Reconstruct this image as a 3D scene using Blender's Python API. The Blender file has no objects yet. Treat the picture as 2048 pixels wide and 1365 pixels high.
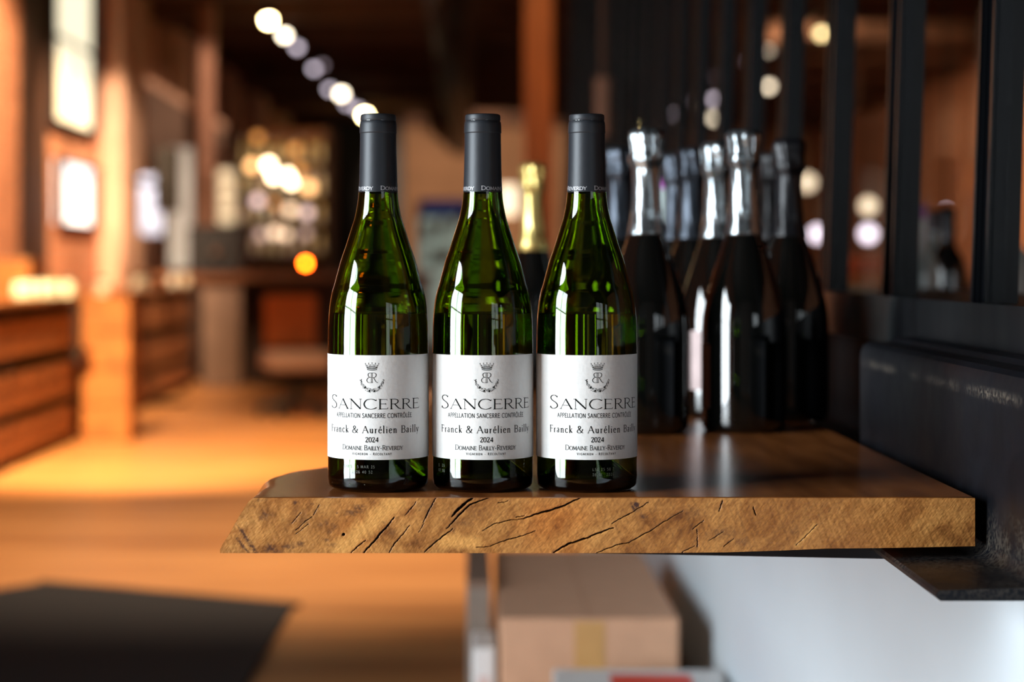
import bpy, math, random
import numpy as np
from mathutils import Vector, Matrix
random.seed(4)
S = bpy.context.scene
COL = S.collection
PI = math.pi
CZ = 1.10          # camera height; the camera looks along +Y, x to the right
FP = 3984.0        # focal length in pixels of the 2048 px wide frame
VX, VY = 944.0, 530.0   # where the room's depth axis vanishes

# ------------------------------------------------------------------ camera
cam = bpy.data.objects.new('camera', bpy.data.cameras.new('camera'))
COL.objects.link(cam); S.camera = cam
cam.location = (0, 0, CZ); cam.rotation_euler = (PI/2, 0, 0)
cam.data.sensor_width = 36; cam.data.lens = FP*36/2048
cam.data.shift_x = (1024-VX)/2048; cam.data.shift_y = -(682.5-VY)/2048
cam.data.clip_start = 0.05; cam.data.clip_end = 100
cam.data.dof.use_dof = True; cam.data.dof.focus_distance = 1.537
cam.data.dof.aperture_fstop = 4.1; cam.data.dof.aperture_blades = 0

# ------------------------------------------------------------------ world, lights, exposure
W = bpy.data.worlds.new('world'); S.world = W; W.use_nodes = True
W.node_tree.nodes['Background'].inputs[0].default_value = (0.75, 0.88, 1, 1)
W.node_tree.nodes['Background'].inputs[1].default_value = 0.12
S.view_settings.view_transform = 'Standard'; S.view_settings.look = 'None'
S.view_settings.gamma = 1; S.view_settings.exposure = 0; S.view_settings.use_curve_mapping = False
cy = S.cycles
cy.max_bounces = 14; cy.transmission_bounces = 14; cy.diffuse_bounces = 4; cy.glossy_bounces = 6
cy.transparent_max_bounces = 8; cy.sample_clamp_indirect = 4; cy.caustics_reflective = False
cy.caustics_refractive = False; cy.use_denoising = True; cy.use_light_tree = True

def area(name, loc, target, sx, sy, power, col):
    l = bpy.data.lights.new(name, 'AREA'); l.shape = 'RECTANGLE'; l.size = sx; l.size_y = sy
    l.energy = power; l.color = col
    o = bpy.data.objects.new(name, l); COL.objects.link(o); o.location = loc
    o.rotation_euler = (Vector(target)-Vector(loc)).to_track_quat('-Z', 'Y').to_euler()
    return o
def spot(name, loc, target, power, col, ang=60, blend=.6, rad=.05):
    l = bpy.data.lights.new(name, 'SPOT'); l.energy = power; l.color = col; l.spot_size = math.radians(ang)
    l.spot_blend = blend; l.shadow_soft_size = rad
    o = bpy.data.objects.new(name, l); COL.objects.link(o); o.location = loc
    o.rotation_euler = (Vector(target)-Vector(loc)).to_track_quat('-Z', 'Y').to_euler()
    return o
DAY = (0.86, 0.95, 1.0)
WARM = (1.0, 0.70, 0.42)
# daylight outside the tall windows of the front end of the shop (behind the camera)
area('daylight_left', (-3.42, 0.02, 1.55), (0, 0.02, 1.55), 2.3, 2.5, 460, DAY)
area('daylight_front', (3.2, -4.3, 1.6), (3.2, 0, 1.6), 2.3, 2.6, 38, DAY)
area('daylight_corner', (5.7, -4.3, 1.6), (5.7, 0, 1.6), 1.2, 2.6, 14, DAY)
# unseen warm spots added under the ceiling to brighten brick wall, floor and shelves
spot('spot_brick', (-1.9, 12.2, 3.6), (-3.3, 14.0, 1.5), 1300, WARM, 66)
spot('spot_pilaster', (-2.2, 15.6, 3.4), (-3.12, 17.9, 1.5), 620, (1.0,.74,.52), 48)
spot('spot_window_wall', (-2.0, 14.6, 3.5), (-3.3, 16.4, 1.2), 900, WARM, 60)
spot('spot_floor_aisle', (-2.3, 8.3, 3.7), (-1.9, 11.4, 0), 4800, (1.0, .70, .36), 50, .9)
spot('spot_floor_near', (-0.6, 6.6, 3.7), (-0.9, 8.0, 0), 1050, (1.0, .80, .58), 74, .9)
spot('spot_floor_far', (-1.2, 12.5, 3.7), (-1.2, 15.0, 0), 1500, (1.0,.70,.42), 55, .9)
spot('spot_back_bar', (-1.2, 19.5, 3.5), (-2.0, 22.5, 1.7), 260, (1.0, .70, .42), 38)
spot('spot_back_wall', (0.0, 31.0, 2.9), (0.0, 38.0, 1.75), 1300, (1.0, .80, .60), 60)
spot('spot_timber', (0.0, 10.0, 3.6), (0.40, 12.0, 1.9), 170, (1.0, .58, .2), 44)
spot('spot_right_room', (3.2, 21.0, 3.6), (6.2, 26.0, 1.6), 800, (1.0,.72,.45), 80)
spot('spot_right_table', (2.6, 5.0, 3.5), (1.1, 3.3, 1.0), 25, WARM, 50)
spot('spot_right_back', (2.6, 9.0, 3.6), (2.0, 11.6, 1.3), 150, WARM, 60)
spot('spot_hood', (-2.1, 17.4, 3.3), (-2.85, 20.0, 2.3), 200, (1.0, .78, .60), 40)
spot('spot_boxes', (-0.9, 2.6, 3.6), (0.2, 3.6, 0.4), 36, (1.0, .80, .62), 50)

# ------------------------------------------------------------------ materials
def lin(c):
    return tuple(((v/255)/12.92 if v/255 <= .04045 else ((v/255+.055)/1.055)**2.4) for v in c)
def mat(name, rgb, rough=.6, metal=0., var=.12, scale=8., stretch=(1,1,1), spec=.5, bump=0., coat=0., emit=None, estr=0., rvar=0.):
    m = bpy.data.materials.new(name); m.use_nodes = True
    nt = m.node_tree; b = nt.nodes['Principled BSDF']; L = nt.links
    c = lin(rgb)
    tc = nt.nodes.new('ShaderNodeTexCoord'); mp = nt.nodes.new('ShaderNodeMapping')
    mp.inputs['Scale'].default_value = stretch
    n = nt.nodes.new('ShaderNodeTexNoise'); n.inputs['Scale'].default_value = scale; n.inputs['Detail'].default_value = 5
    L.new(tc.outputs['Object'], mp.inputs[0]); L.new(mp.outputs[0], n.inputs['Vector'])
    r = nt.nodes.new('ShaderNodeValToRGB')
    r.color_ramp.elements[0].position = .3; r.color_ramp.elements[1].position = .7
    r.color_ramp.elements[0].color = tuple(v*(1-var) for v in c)+(1,)
    r.color_ramp.elements[1].color = tuple(min(1, v*(1+var)) for v in c)+(1,)
    L.new(n.outputs[0], r.inputs[0]); L.new(r.outputs[0], b.inputs['Base Color'])
    b.inputs['Roughness'].default_value = rough; b.inputs['Metallic'].default_value = metal
    b.inputs['Specular IOR Level'].default_value = spec
    b.inputs['Coat Weight'].default_value = coat; b.inputs['Coat Roughness'].default_value = .08
    if rvar:
        mr = nt.nodes.new('ShaderNodeMapRange'); mr.inputs[3].default_value = rough-rvar; mr.inputs[4].default_value = rough+rvar
        L.new(n.outputs[0], mr.inputs[0]); L.new(mr.outputs[0], b.inputs['Roughness'])
    if bump:
        bm = nt.nodes.new('ShaderNodeBump'); bm.inputs['Strength'].default_value = bump; bm.inputs['Distance'].default_value = .002
        L.new(n.outputs[0], bm.inputs['Height']); L.new(bm.outputs[0], b.inputs['Normal'])
    if emit:
        b.inputs['Emission Color'].default_value = lin(emit)+(1,); b.inputs['Emission Strength'].default_value = estr
    return m
def wood_mat(name, dark, light, stretch, rough, scale=6., bump=.15, coat=0.):
    m = mat(name, dark, rough, 0, 0, scale, stretch, bump=bump, coat=coat)
    nt = m.node_tree; L = nt.links
    r = [n for n in nt.nodes if n.type == 'VALTORGB'][0]; n = [n for n in nt.nodes if n.type == 'TEX_NOISE'][0]
    n.inputs['Distortion'].default_value = .6; n.inputs['Detail'].default_value = 8
    r.color_ramp.elements[0].color = lin(dark)+(1,); r.color_ramp.elements[1].color = lin(light)+(1,)
    return m
M = {}
M['brick'] = None
def brick_mat():
    m = mat('brick_wall', (190, 120, 84), .85, 0, .3, 3); nt = m.node_tree; L = nt.links
    tc = [n for n in nt.nodes if n.type == 'TEX_COORD'][0]
    sp = nt.nodes.new('ShaderNodeSeparateXYZ'); cb = nt.nodes.new('ShaderNodeCombineXYZ'); ad = nt.nodes.new('ShaderNodeMath')
    L.new(tc.outputs['Object'], sp.inputs[0]); L.new(sp.outputs[0], ad.inputs[0]); L.new(sp.outputs[1], ad.inputs[1])
    L.new(ad.outputs[0], cb.inputs[0]); L.new(sp.outputs[2], cb.inputs[1])
    br = nt.nodes.new('ShaderNodeTexBrick'); br.inputs['Scale'].default_value = 4
    br.inputs['Color1'].default_value = lin((206, 132, 92))+(1,); br.inputs['Color2'].default_value = lin((170, 100, 66))+(1,)
    br.inputs['Mortar'].default_value = lin((176, 148, 122))+(1,)
    L.new(cb.outputs[0], br.inputs['Vector']); L.new(br.outputs[0], nt.nodes['Principled BSDF'].inputs['Base Color'])
    return m
M['brick'] = brick_mat()
M['pilaster'] = mat('pale_plaster_brick', (226, 178, 148), .85, 0, .15, 5)
M['floor'] = wood_mat('floor_boards', (150, 92, 50), (212, 148, 90), (.35, 3.5, 1), .42, 1.6, .1)
M['floor'].node_tree.nodes['Principled BSDF'].inputs['Specular IOR Level'].default_value = .4
M['ceiling'] = mat('dark_ceiling', (34, 26, 22), .9, 0, .2, 2)
M['beam'] = mat('ceiling_beam_wood', (92, 58, 38), .8, 0, .25, 3)
M['plaster_tan'] = mat('tan_plaster', (172, 126, 92), .9, 0, .15, 1.5)
M['front_wall'] = mat('dark_painted_wall', (70, 62, 58), .85, 0, .1, 2)
M['white_wall'] = mat('white_painted_wall', (186, 197, 205), .7, 0, .04, 2.5, bump=.05)
M['steel'] = mat('blackened_steel', (22, 24, 30), .42, .55, .35, 22, bump=.15, rvar=.12)
M['steel_post'] = mat('blue_black_steel', (7, 9, 13), .34, .12, .25, 9, stretch=(3,3,.3), rvar=.1, spec=.3)
M['matte_black'] = mat('matte_black_steel', (12, 12, 14), .85, 0, .2, 9, spec=.1)
M['dark_metal'] = mat('dark_metal', (26, 26, 28), .5, .5, .2, 9)
M['mat'] = mat('floor_mat_rubber', (30, 25, 24), .92, 0, .2, 60, bump=.4)
M['foil_silver'] = mat('silver_foil', (150, 157, 161), .22, .9, .12, 60, stretch=(1,1,.4), bump=.5)
M['foil_grey'] = mat('grey_foil', (60, 65, 73), .36, .85, .15, 60, stretch=(1,1,.4), bump=.5)
M['foil_gold'] = mat('gold_foil', (222, 196, 120), .32, .8, .12, 60, stretch=(1,1,.4), bump=.5)
M['foil_black'] = mat('black_foil', (20, 20, 24), .35, .3, .15, 50)
M['dark_glass'] = mat('dark_bottle_glass', (7, 8, 7), .03, 0, .1, 3, spec=1.)
M['amber_glass'] = mat('amber_bottle_glass', (60, 26, 8), .05, 0, .1, 3, spec=.6)
M['cap'] = mat('matte_graphite_capsule', (34, 38, 44), .46, .25, .06, 160, bump=.05)
M['paper'] = mat('textured_label_paper', (218, 219, 218), .7, 0, .02, 260, bump=.14, spec=.12)
M['ink'] = mat('black_green_ink', (8, 13, 13), .85, 0, .05, 40, spec=.08)
M['ink_grey'] = mat('grey_ink', (36, 42, 44), .85, 0, .05, 40, spec=.08)
M['white_ink'] = mat('silver_white_ink', (190, 192, 198), .4, .1, .05, 40)
M['code_ink'] = mat('faint_code_ink', (96, 98, 90), .5, 0, .05, 40)
M['pink_label'] = mat('pale_pink_paper', (205, 182, 180), .6, 0, .06, 60)
M['cream_label'] = mat('cream_paper', (200, 190, 165), .6, 0, .06, 60)
M['cardboard'] = mat('brown_cardboard', (196, 152, 122), .85, 0, .06, 20, bump=.1)
M['tape'] = mat('tan_packing_tape', (190, 146, 92), .4, 0, .05, 30)
M['carton_white'] = mat('white_carton', (212, 214, 216), .5, 0, .04, 30)
M['red_print'] = mat('red_print', (214, 52, 34), .45, 0, .05, 30)
M['grey_card'] = mat('grey_carton', (128, 116, 106), .8, 0, .1, 30)
M['black_plastic'] = mat('black_plastic', (20, 16, 14), .6, 0, .15, 20)
M['crate'] = wood_mat('pine_crate', (112, 62, 28), (176, 108, 56), (1, .4, 3), .7, 6)
M['crate_light'] = wood_mat('pale_pine', (140, 80, 34), (184, 116, 56), (1, .4, 3), .6, 5)
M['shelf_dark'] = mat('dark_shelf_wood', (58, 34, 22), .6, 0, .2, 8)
M['counter'] = wood_mat('counter_walnut', (96, 58, 34), (140, 90, 58), (.5, 3, 3), .4, 4)
M['stone'] = mat('grey_brown_panel', (126, 100, 84), .8, 0, .12, 6)
M['leather'] = mat('orange_leather', (168, 88, 34), .5, 0, .12, 12)
M['seat_fabric'] = mat('grey_pink_fabric', (150, 118, 104), .85, 0, .1, 20)
M['blue'] = mat('blue_header', (34, 56, 112), .5, 0, .1, 6, emit=(34, 56, 120), estr=.25)
M['pale_glass_goods'] = mat('pale_goods', (214, 214, 196), .3, 0, .12, 8)
M['tan_wood'] = mat('tan_painted_wood', (150, 104, 80), .8, 0, .1, 6)
M['timber'] = wood_mat('orange_timber', (104, 50, 10), (150, 78, 20), (3, 3, .4), .6, 4)
M['purple'] = mat('violet_capsule', (168, 92, 176), .4, 0, .1, 20)
M['orange_cap'] = mat('orange_capsule', (190, 84, 40), .4, 0, .1, 20)
def emis(name, rgb, s):
    m = mat(name, rgb, .5, 0, 0); b = m.node_tree.nodes['Principled BSDF']
    b.inputs['Emission Color'].default_value = lin(rgb)+(1,); b.inputs['Emission Strength'].default_value = s
    return m
M['bulb_hot'] = emis('bulb_hot', (255, 226, 160), 60)
M['bulb_warm'] = emis('bulb_warm', (255, 236, 205), 14)
M['bulb_dim'] = emis('bulb_dim', (214, 200, 214), 4)
M['shelf_glow'] = emis('shelf_glow', (255, 224, 180), 13)
M['shade'] = emis('lamp_shade_lit', (255, 232, 196), 1.7)
M['red_lamp'] = emis('red_lamp', (255, 96, 16), 26)
M['sky_pane'] = emis('bright_window_sky', (250, 240, 206), 1.25)
M['sky_pane_low'] = emis('bright_window_low', (255, 246, 240), 2.2)
M['screen'] = emis('cooler_light', (190, 205, 190), .35)
def glass_mat(name, rgb, rough=0., ior=1.5, density=0., vcol=None):
    m = bpy.data.materials.new(name); m.use_nodes = True; nt = m.node_tree; b = nt.nodes['Principled BSDF']
    b.inputs['Base Color'].default_value = tuple(rgb)+(1,); b.inputs['Transmission Weight'].default_value = 1
    b.inputs['Roughness'].default_value = rough; b.inputs['IOR'].default_value = ior
    if density:
        v = nt.nodes.new('ShaderNodeVolumeAbsorption'); v.inputs['Density'].default_value = density
        v.inputs['Color'].default_value = tuple(vcol)+(1,)
        nt.links.new(v.outputs[0], nt.nodes['Material Output'].inputs['Volume'])
    return m
M['green_glass'] = glass_mat('green_bottle_glass', (1, 1, 1), 0, 1.5, 1300, (.67, .785, .08))
M['wine'] = glass_mat('white_wine', (1, 1, 1), 0, 1.34, 40, (.90, .90, .35))
M['pane'] = glass_mat('window_glass', (1, 1, 1), 0, 1.02)
M['clear_glass'] = mat('clear_glass_bottle', (196, 214, 214), .08, 0, .1, 4, spec=.8)

# ------------------------------------------------------------------ mesh helpers
class MB:
    def __init__(s): s.v = []; s.f = []; s.mi = []; s.cur = 0
    def add(s, vs, fs):
        k = len(s.v); s.v += [tuple(p) for p in vs]; s.f += [tuple(i+k for i in f) for f in fs]; s.mi += [s.cur]*len(fs)
        return s
    def box(s, x0, x1, y0, y1, z0, z1, bev=0.):
        if bev <= 0:
            vs = [(x, y, z) for z in (z0, z1) for y in (y0, y1) for x in (x0, x1)]
            return s.add(vs, [(0,2,3,1), (4,5,7,6), (0,1,5,4), (1,3,7,5), (3,2,6,7), (2,0,4,6)])
        b = bev; vs = []; idx = {}
        for i, x in enumerate((x0, x1)):
            for j, y in enumerate((y0, y1)):
                for k, z in enumerate((z0, z1)):
                    sx, sy, sz = 1-2*i, 1-2*j, 1-2*k
                    idx[i,j,k,0] = len(vs); vs.append((x, y+sy*b, z+sz*b))
                    idx[i,j,k,1] = len(vs); vs.append((x+sx*b, y, z+sz*b))
                    idx[i,j,k,2] = len(vs); vs.append((x+sx*b, y+sy*b, z))
        fs = []
        for i in (0,1): fs.append([idx[i,a,c,0] for a, c in ((0,0),(1,0),(1,1),(0,1))])
        for j in (0,1): fs.append([idx[a,j,c,1] for a, c in ((0,0),(1,0),(1,1),(0,1))])
        for k in (0,1): fs.append([idx[a,c,k,2] for a, c in ((0,0),(1,0),(1,1),(0,1))])
        for a in (0,1):
            for c in (0,1):
                fs.append([idx[0,a,c,1], idx[1,a,c,1], idx[1,a,c,2], idx[0,a,c,2]])
                fs.append([idx[a,0,c,0], idx[a,1,c,0], idx[a,1,c,2], idx[a,0,c,2]])
                fs.append([idx[a,c,0,0], idx[a,c,1,0], idx[a,c,1,1], idx[a,c,0,1]])
        for i in (0,1):
            for j in (0,1):
                for k in (0,1): fs.append([idx[i,j,k,0], idx[i,j,k,1], idx[i,j,k,2]])
        return s.add(vs, fs)
    def lathe(s, prof, n=32, cx=0, cy=0, wob=None):
        vs = []; fs = []; rows = []
        for (r, z) in prof:
            if r < 1e-6: rows.append([len(vs)]); vs.append((cx, cy, z))
            else:
                rows.append(list(range(len(vs), len(vs)+n)))
                for i in range(n):
                    a = 2*PI*i/n; rr = r*(wob(a, z) if wob else 1)
                    vs.append((cx+rr*math.cos(a), cy+rr*math.sin(a), z))
        for a, b in zip(rows[:-1], rows[1:]):
            for i in range(n):
                j = (i+1) % n
                if len(a) == 1 and len(b) == 1: continue
                if len(a) == 1: fs.append((a[0], b[j], b[i]))
                elif len(b) == 1: fs.append((a[i], a[j], b[0]))
                else: fs.append((a[i], a[j], b[j], b[i]))
        return s.add(vs, fs)
    def tube(s, pts, r, n=8):
        P = [Vector(p) for p in pts]; vs = []; fs = []
        for i, p in enumerate(P):
            d = (P[min(i+1, len(P)-1)]-P[max(i-1, 0)]).normalized()
            u = d.cross(Vector((0,0,1)) if abs(d.z) < .9 else Vector((1,0,0))).normalized(); w = d.cross(u)
            for k in range(n):
                a = 2*PI*k/n; vs.append(p+u*r*math.cos(a)+w*r*math.sin(a))
        for i in range(len(P)-1):
            for k in range(n):
                fs.append((i*n+k, i*n+(k+1) % n, (i+1)*n+(k+1) % n, (i+1)*n+k))
        fs.append(tuple(range(n))); fs.append(tuple(range((len(P)-1)*n, len(P)*n)))
        return s.add(vs, fs)
    def prism(s, poly, axis, a, b):
        """poly of 2D points extruded along axis from a to b"""
        n = len(poly); vs = []
        for t in (a, b):
            for (p, q) in poly:
                vs.append({'x': (t, p, q), 'y': (p, t, q), 'z': (p, q, t)}[axis])
        fs = [tuple(range(n)), tuple(range(n, 2*n))]+[(i, (i+1) % n, n+(i+1) % n, n+i) for i in range(n)]
        return s.add(vs, fs)
def build(name, mb, ms, parent=None, smooth=False, fixn=True, ang=None):
    me = bpy.data.meshes.new(name); me.from_pydata(mb.v, [], mb.f)
    if not isinstance(ms, (list, tuple)): ms = [ms]
    for m in ms: me.materials.append(m)
    if len(ms) > 1: me.polygons.foreach_set('material_index', mb.mi)
    if fixn:
        import bmesh
        bm = bmesh.new(); bm.from_mesh(me); bmesh.ops.recalc_face_normals(bm, faces=bm.faces); bm.to_mesh(me); bm.free()
    if smooth: me.polygons.foreach_set('use_smooth', [True]*len(me.polygons))
    if smooth and ang: me.set_sharp_from_angle(angle=math.radians(ang))
    me.update()
    o = bpy.data.objects.new(name, me); COL.objects.link(o)
    if parent is not None: o.parent = parent
    return o
def thing(name, label, cat, loc=(0,0,0), rz=0., group=None):
    o = bpy.data.objects.new(name, None); COL.objects.link(o); o.empty_display_size = .05
    o.location = loc; o.rotation_euler = (0, 0, rz); o['label'] = label; o['category'] = cat
    if group: o['group'] = group
    return o
def tag(o, label, cat, group=None):
    o['label'] = label; o['category'] = cat
    if group: o['group'] = group
    return o
def struct(o): o['kind'] = 'structure'; return o
def dup(root, loc, rz=0., label=None, group=None):
    r = root.copy(); COL.objects.link(r); r.location = loc; r.rotation_euler = (0, 0, rz)
    if label: r['label'] = label
    if group: r['group'] = group
    for ch in list(root.children):
        c = ch.copy(); COL.objects.link(c); c.parent = r
        for g in list(ch.children):
            d = g.copy(); COL.objects.link(d); d.parent = c
    return r
def px(x, y): return ((x-VX)/FP, (VY-y)/FP)

# ------------------------------------------------------------------ the room shell
XL, XR, YF, YB, ZC = -3.3, 6.5, -4.2, 38.0, 3.9
def panel_with_holes(axis, pos, th, a0, a1, z0, z1, holes):
    """wall slab along `axis` ('y' or 'x'), with rectangular holes (h0,h1,zb,zt)"""
    mb = MB(); cur = a0
    def bx(p, q, zb, zt):
        if q-p < 1e-6 or zt-zb < 1e-6: return
        if axis == 'y': mb.box(pos, pos+th, p, q, zb, zt)
        else: mb.box(p, q, pos, pos+th, zb, zt)
    for (h0, h1, zb, zt) in sorted(holes):
        bx(cur, h0, z0, z1); bx(h0, h1, z0, zb); bx(h0, h1, zt, z1); cur = h1
    bx(cur, a1, z0, z1)
    return mb
struct(build('floor', MB().box(XL-.3, XR+.3, YF-.3, YB+.3, -.1, 0), M['floor']))
ce = struct(build('ceiling', MB().box(XL-.3, XR+.3, YF-.3, YB+.3, ZC, ZC+.1), M['ceiling']))
for k in range(14):
    y = 10.5+k*2.0
    build('beam', MB().box(XL, XR, y, y+.22, ZC-.28, ZC, .01), M['beam'], ce)
build('duct', MB().tube([(-.2, 9, 3.35), (-.2, 24, 3.35), (-.2, 37.5, 3.35)], .2, 20), M['dark_metal'], ce, True)
wins_left = [(-1.13, 1.17, .32, 2.85), (15.5, 17.35, 2.22, 3.6), (15.8, 17.35, 1.42, 1.95)]
wl = struct(build('wall_left', panel_with_holes('y', XL-.3, .3, YF-.3, YB+.3, 0, ZC, [wins_left[0], (15.5, 17.35, 1.42, 3.6)]), M['brick']))
build('spandrel', MB().box(XL-.28, XL-.02, 15.5, 17.35, 1.95, 2.22), M['brick'], wl)
build('window_pier', MB().box(XL-.28, XL-.02, 15.5, 15.8, 1.42, 1.95), M['brick'], wl)
build('shade_strip', MB().box(XL, XL+.02, 14.5, 15.42, 0, 3.6, .003), M['shelf_dark'], wl)  # thin dark board standing in for the pilaster's shade on the brick
for y0, y1 in ((17.55, 18.6), (21.3, 22.1), (25.2, 26.0), (29.2, 30.0), (33.2, 34.0)):
    build('pilaster', MB().box(XL, XL+.22, y0, y1, 0, ZC-.28, .02), M['pilaster'], wl)
struct(build('wall_right', MB().box(XR, XR+.3, YF-.3, YB+.3, 0, ZC), M['brick']))
struct(build('wall_back', MB().box(XL, XR, YB, YB+.3, 0, ZC), M['plaster_tan']))
wf_h = [(2.05, 4.35, .3, 2.9), (5.1, 6.3, .3, 2.9)]
struct(build('wall_front', panel_with_holes('x', YF-.3, .3, XL, XR, 0, ZC, wf_h), M['front_wall']))
def window(n, axis, pos, h, cols, rows, pane_mat=None, bar=.05):
    a0, a1, z0, z1 = h
    w = struct(bpy.data.objects.new('window_%d' % n, None)); COL.objects.link(w)
    def bx(p, q, zb, zt, d0, d1):
        return MB().box(pos+d0, pos+d1, p, q, zb, zt) if axis == 'y' else MB().box(p, q, pos+d0, pos+d1, zb, zt)
    fr = MB()
    for m in (bx(a0, a0+bar, z0, z1, -.04, .04), bx(a1-bar, a1, z0, z1, -.04, .04), bx(a0+bar, a1-bar, z0, z0+bar, -.04, .04), bx(a0+bar, a1-bar, z1-bar, z1, -.04, .04)): fr.add(m.v, m.f)
    build('window_frame', fr, M['dark_metal'], w)
    for i in range(1, cols):
        c = a0+(a1-a0)*i/cols; build('mullion', bx(c-bar/2, c+bar/2, z0+bar, z1-bar, -.03, .03), M['dark_metal'], w)
    for j in range(1, rows):
        c = z0+(z1-z0)*j/rows; build('transom', bx(a0+bar, a1-bar, c-bar/3, c+bar/3, -.025, .025), M['dark_metal'], w)
    if pane_mat is not None: build('pane', bx(a0+.01, a1-.01, z0+.01, z1-.01, -.052, -.045), pane_mat, w)
    return w
window(1, 'y', XL-.08, wins_left[0], 2, 2)
window(2, 'y', XL+.03, wins_left[1], 1, 2, M['sky_pane'], .022)
window(3, 'y', XL+.03, wins_left[2], 1, 1, M['sky_pane_low'], .015)
window(4, 'x', YF-.08, wf_h[0], 2, 2, None, .12)
window(5, 'x', YF-.08, wf_h[1], 1, 2, None, .08)

# low white wall under the glazed steel partition, then the partition itself
struct(build('wall_low', MB().box(.42, .70, .6, 11.0, 0, .8668, .002), M['white_wall']))
part = struct(bpy.data.objects.new('partition_screen', None)); COL.objects.link(part)
build('ledge', MB().box(.42, .70, .6, 11.0, .8670, .8685), M['matte_black'], part)
build('apron', MB().box(.53, .70, .6, 11.0, .8686, 1.03, .002), M['matte_black'], part)
sill = MB().box(.455, .70, .6, 11.0, 1.03, 1.064, .003); sill.box(.448, .455, .6, 11.0, 1.015, 1.066)
build('sill', sill, M['steel_post'], part)
LEAN = .031
def lx(z): return (z-1.066)*LEAN
def post_mb(y, w=.026):
    mb = MB()
    # a welded steel mullion: front bar, slit, rear bar and two lips
    def pr(x0, x1, y0, y1, z0=1.064, z1=3.88):
        mb.add([(x+lx(z), yy, z) for z in (z0, z1) for yy in (y0, y1) for x in (x0, x1)],
               [(0,2,3,1), (4,5,7,6), (0,1,5,4), (1,3,7,5), (3,2,6,7), (2,0,4,6)])
    pr(.480, .480+w, y-.062, y-.046); pr(.484, .478+w, y-.046, y-.014); pr(.480, .480+w, y-.014, y)
    pr(.476, .480, y-.060, y-.052); pr(.476, .480, y-.010, y-.002)
    return mb
ys = [1.49+.415*k for k in range(23)]
for k, y in enumerate(ys):
    build('mullion', post_mb(y), M['steel_post'], part)
for a, b in zip(ys[:-1], ys[1:]):
    mb = MB()
    mb.add([(x+lx(z), yy, z) for z in (1.064, 3.88) for yy in (a+.001, b-.063) for x in (.490, .494)], [(0,2,3,1), (4,5,7,6), (0,1,5,4), (1,3,7,5), (3,2,6,7), (2,0,4,6)])
    build('glass_pane', mb, M['pane'], part)
tm = MB(); 
build('head_rail', MB().box(.54, .64, .6, 11.0, 3.8, 3.9), M['steel_post'], part)

# timber column that closes the partition at the far end
tc = thing('timber_column', 'orange stained timber column at the far end of the black steel partition', 'column', (.40, 12.0, 0))
build('shaft', MB().box(-.085, .085, -.09, .09, .12, ZC, .006), M['timber'], tc)
build('plinth', MB().box(-.11, .11, -.115, .115, 0, .12, .008), M['shelf_dark'], tc)

# ------------------------------------------------------------------ the live edge table slab
ZT = CZ-.1765; DF = 1.512
def fpx(x, y): return ((x-VX)*DF/FP, CZ-(y-VY)*DF/FP)
Z3, Z4, Z5 = (440, 980), (840, 980), (1240, 980)
def zz(o, pts): return [fpx(o[0]+x/4.876, o[1]+y/4.876) for x, y in pts]
U = DF/FP/4.876
cracks = [
 (Z3, [(1700,265),(1640,350),(1560,430),(1500,510),(1440,570),(1400,620)], 17), (Z3, [(1420,490),(1350,545),(1280,615)], 10),
 (Z3, [(1910,120),(1850,200),(1810,250)], 8), (Z3, [(1850,350),(1780,440),(1700,530),(1640,630)], 9),
 (Z4, [(160,75),(100,180),(60,260),(30,320)], 10), (Z4, [(520,75),(420,150),(360,210),(315,260)], 27),
 (Z4, [(700,66),(600,105),(520,130),(450,180),(380,250),(320,320),(260,375)], 16), (Z4, [(320,380),(220,460),(120,540),(45,610)], 13),
 (Z4, [(1600,66),(1480,120),(1380,165),(1220,215),(1100,250),(1010,285)], 18), (Z4, [(1010,285),(880,300),(740,330),(610,400)], 8),
 (Z4, [(1130,400),(1000,450),(860,490),(780,515),(680,555),(550,565)], 8), (Z4, [(1890,370),(1760,420),(1600,480),(1440,530),(1360,580),(1300,618)], 18),
 (Z4, [(2048,510),(1900,545),(1720,620)], 8), (Z4, [(2048,240),(1940,290),(1870,330)], 7), (Z5, [(0,288),(130,215),(280,125)], 7),
 (Z5, [(0,530),(90,515),(200,455),(330,380),(450,300),(620,205)], 8), (Z5, [(710,385),(820,300)], 7), (Z5, [(755,390),(755,560)], 6),
 (Z5, [(1000,110),(985,160),(965,215)], 9), (Z5, [(1300,170),(1325,245)], 7), (Z5, [(870,500),(1010,410)], 5), (Z5, [(1010,555),(1110,480)], 4),
 (Z5, [(600,615),(730,545)], 6), (Z3, [(970,150),(900,260),(740,390)], 5), (Z3, [(860,340),(740,430)], 4), (Z4, [(940,268),(1020,255)], 6),
 (Z4, [(760,130),(860,112)], 5), (Z3, [(790,220),(700,330)], 4), (Z3, [(1990,330),(1940,420)], 4), (Z5, [(1720,540),(1850,420),(1920,340)], 4)]
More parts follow.
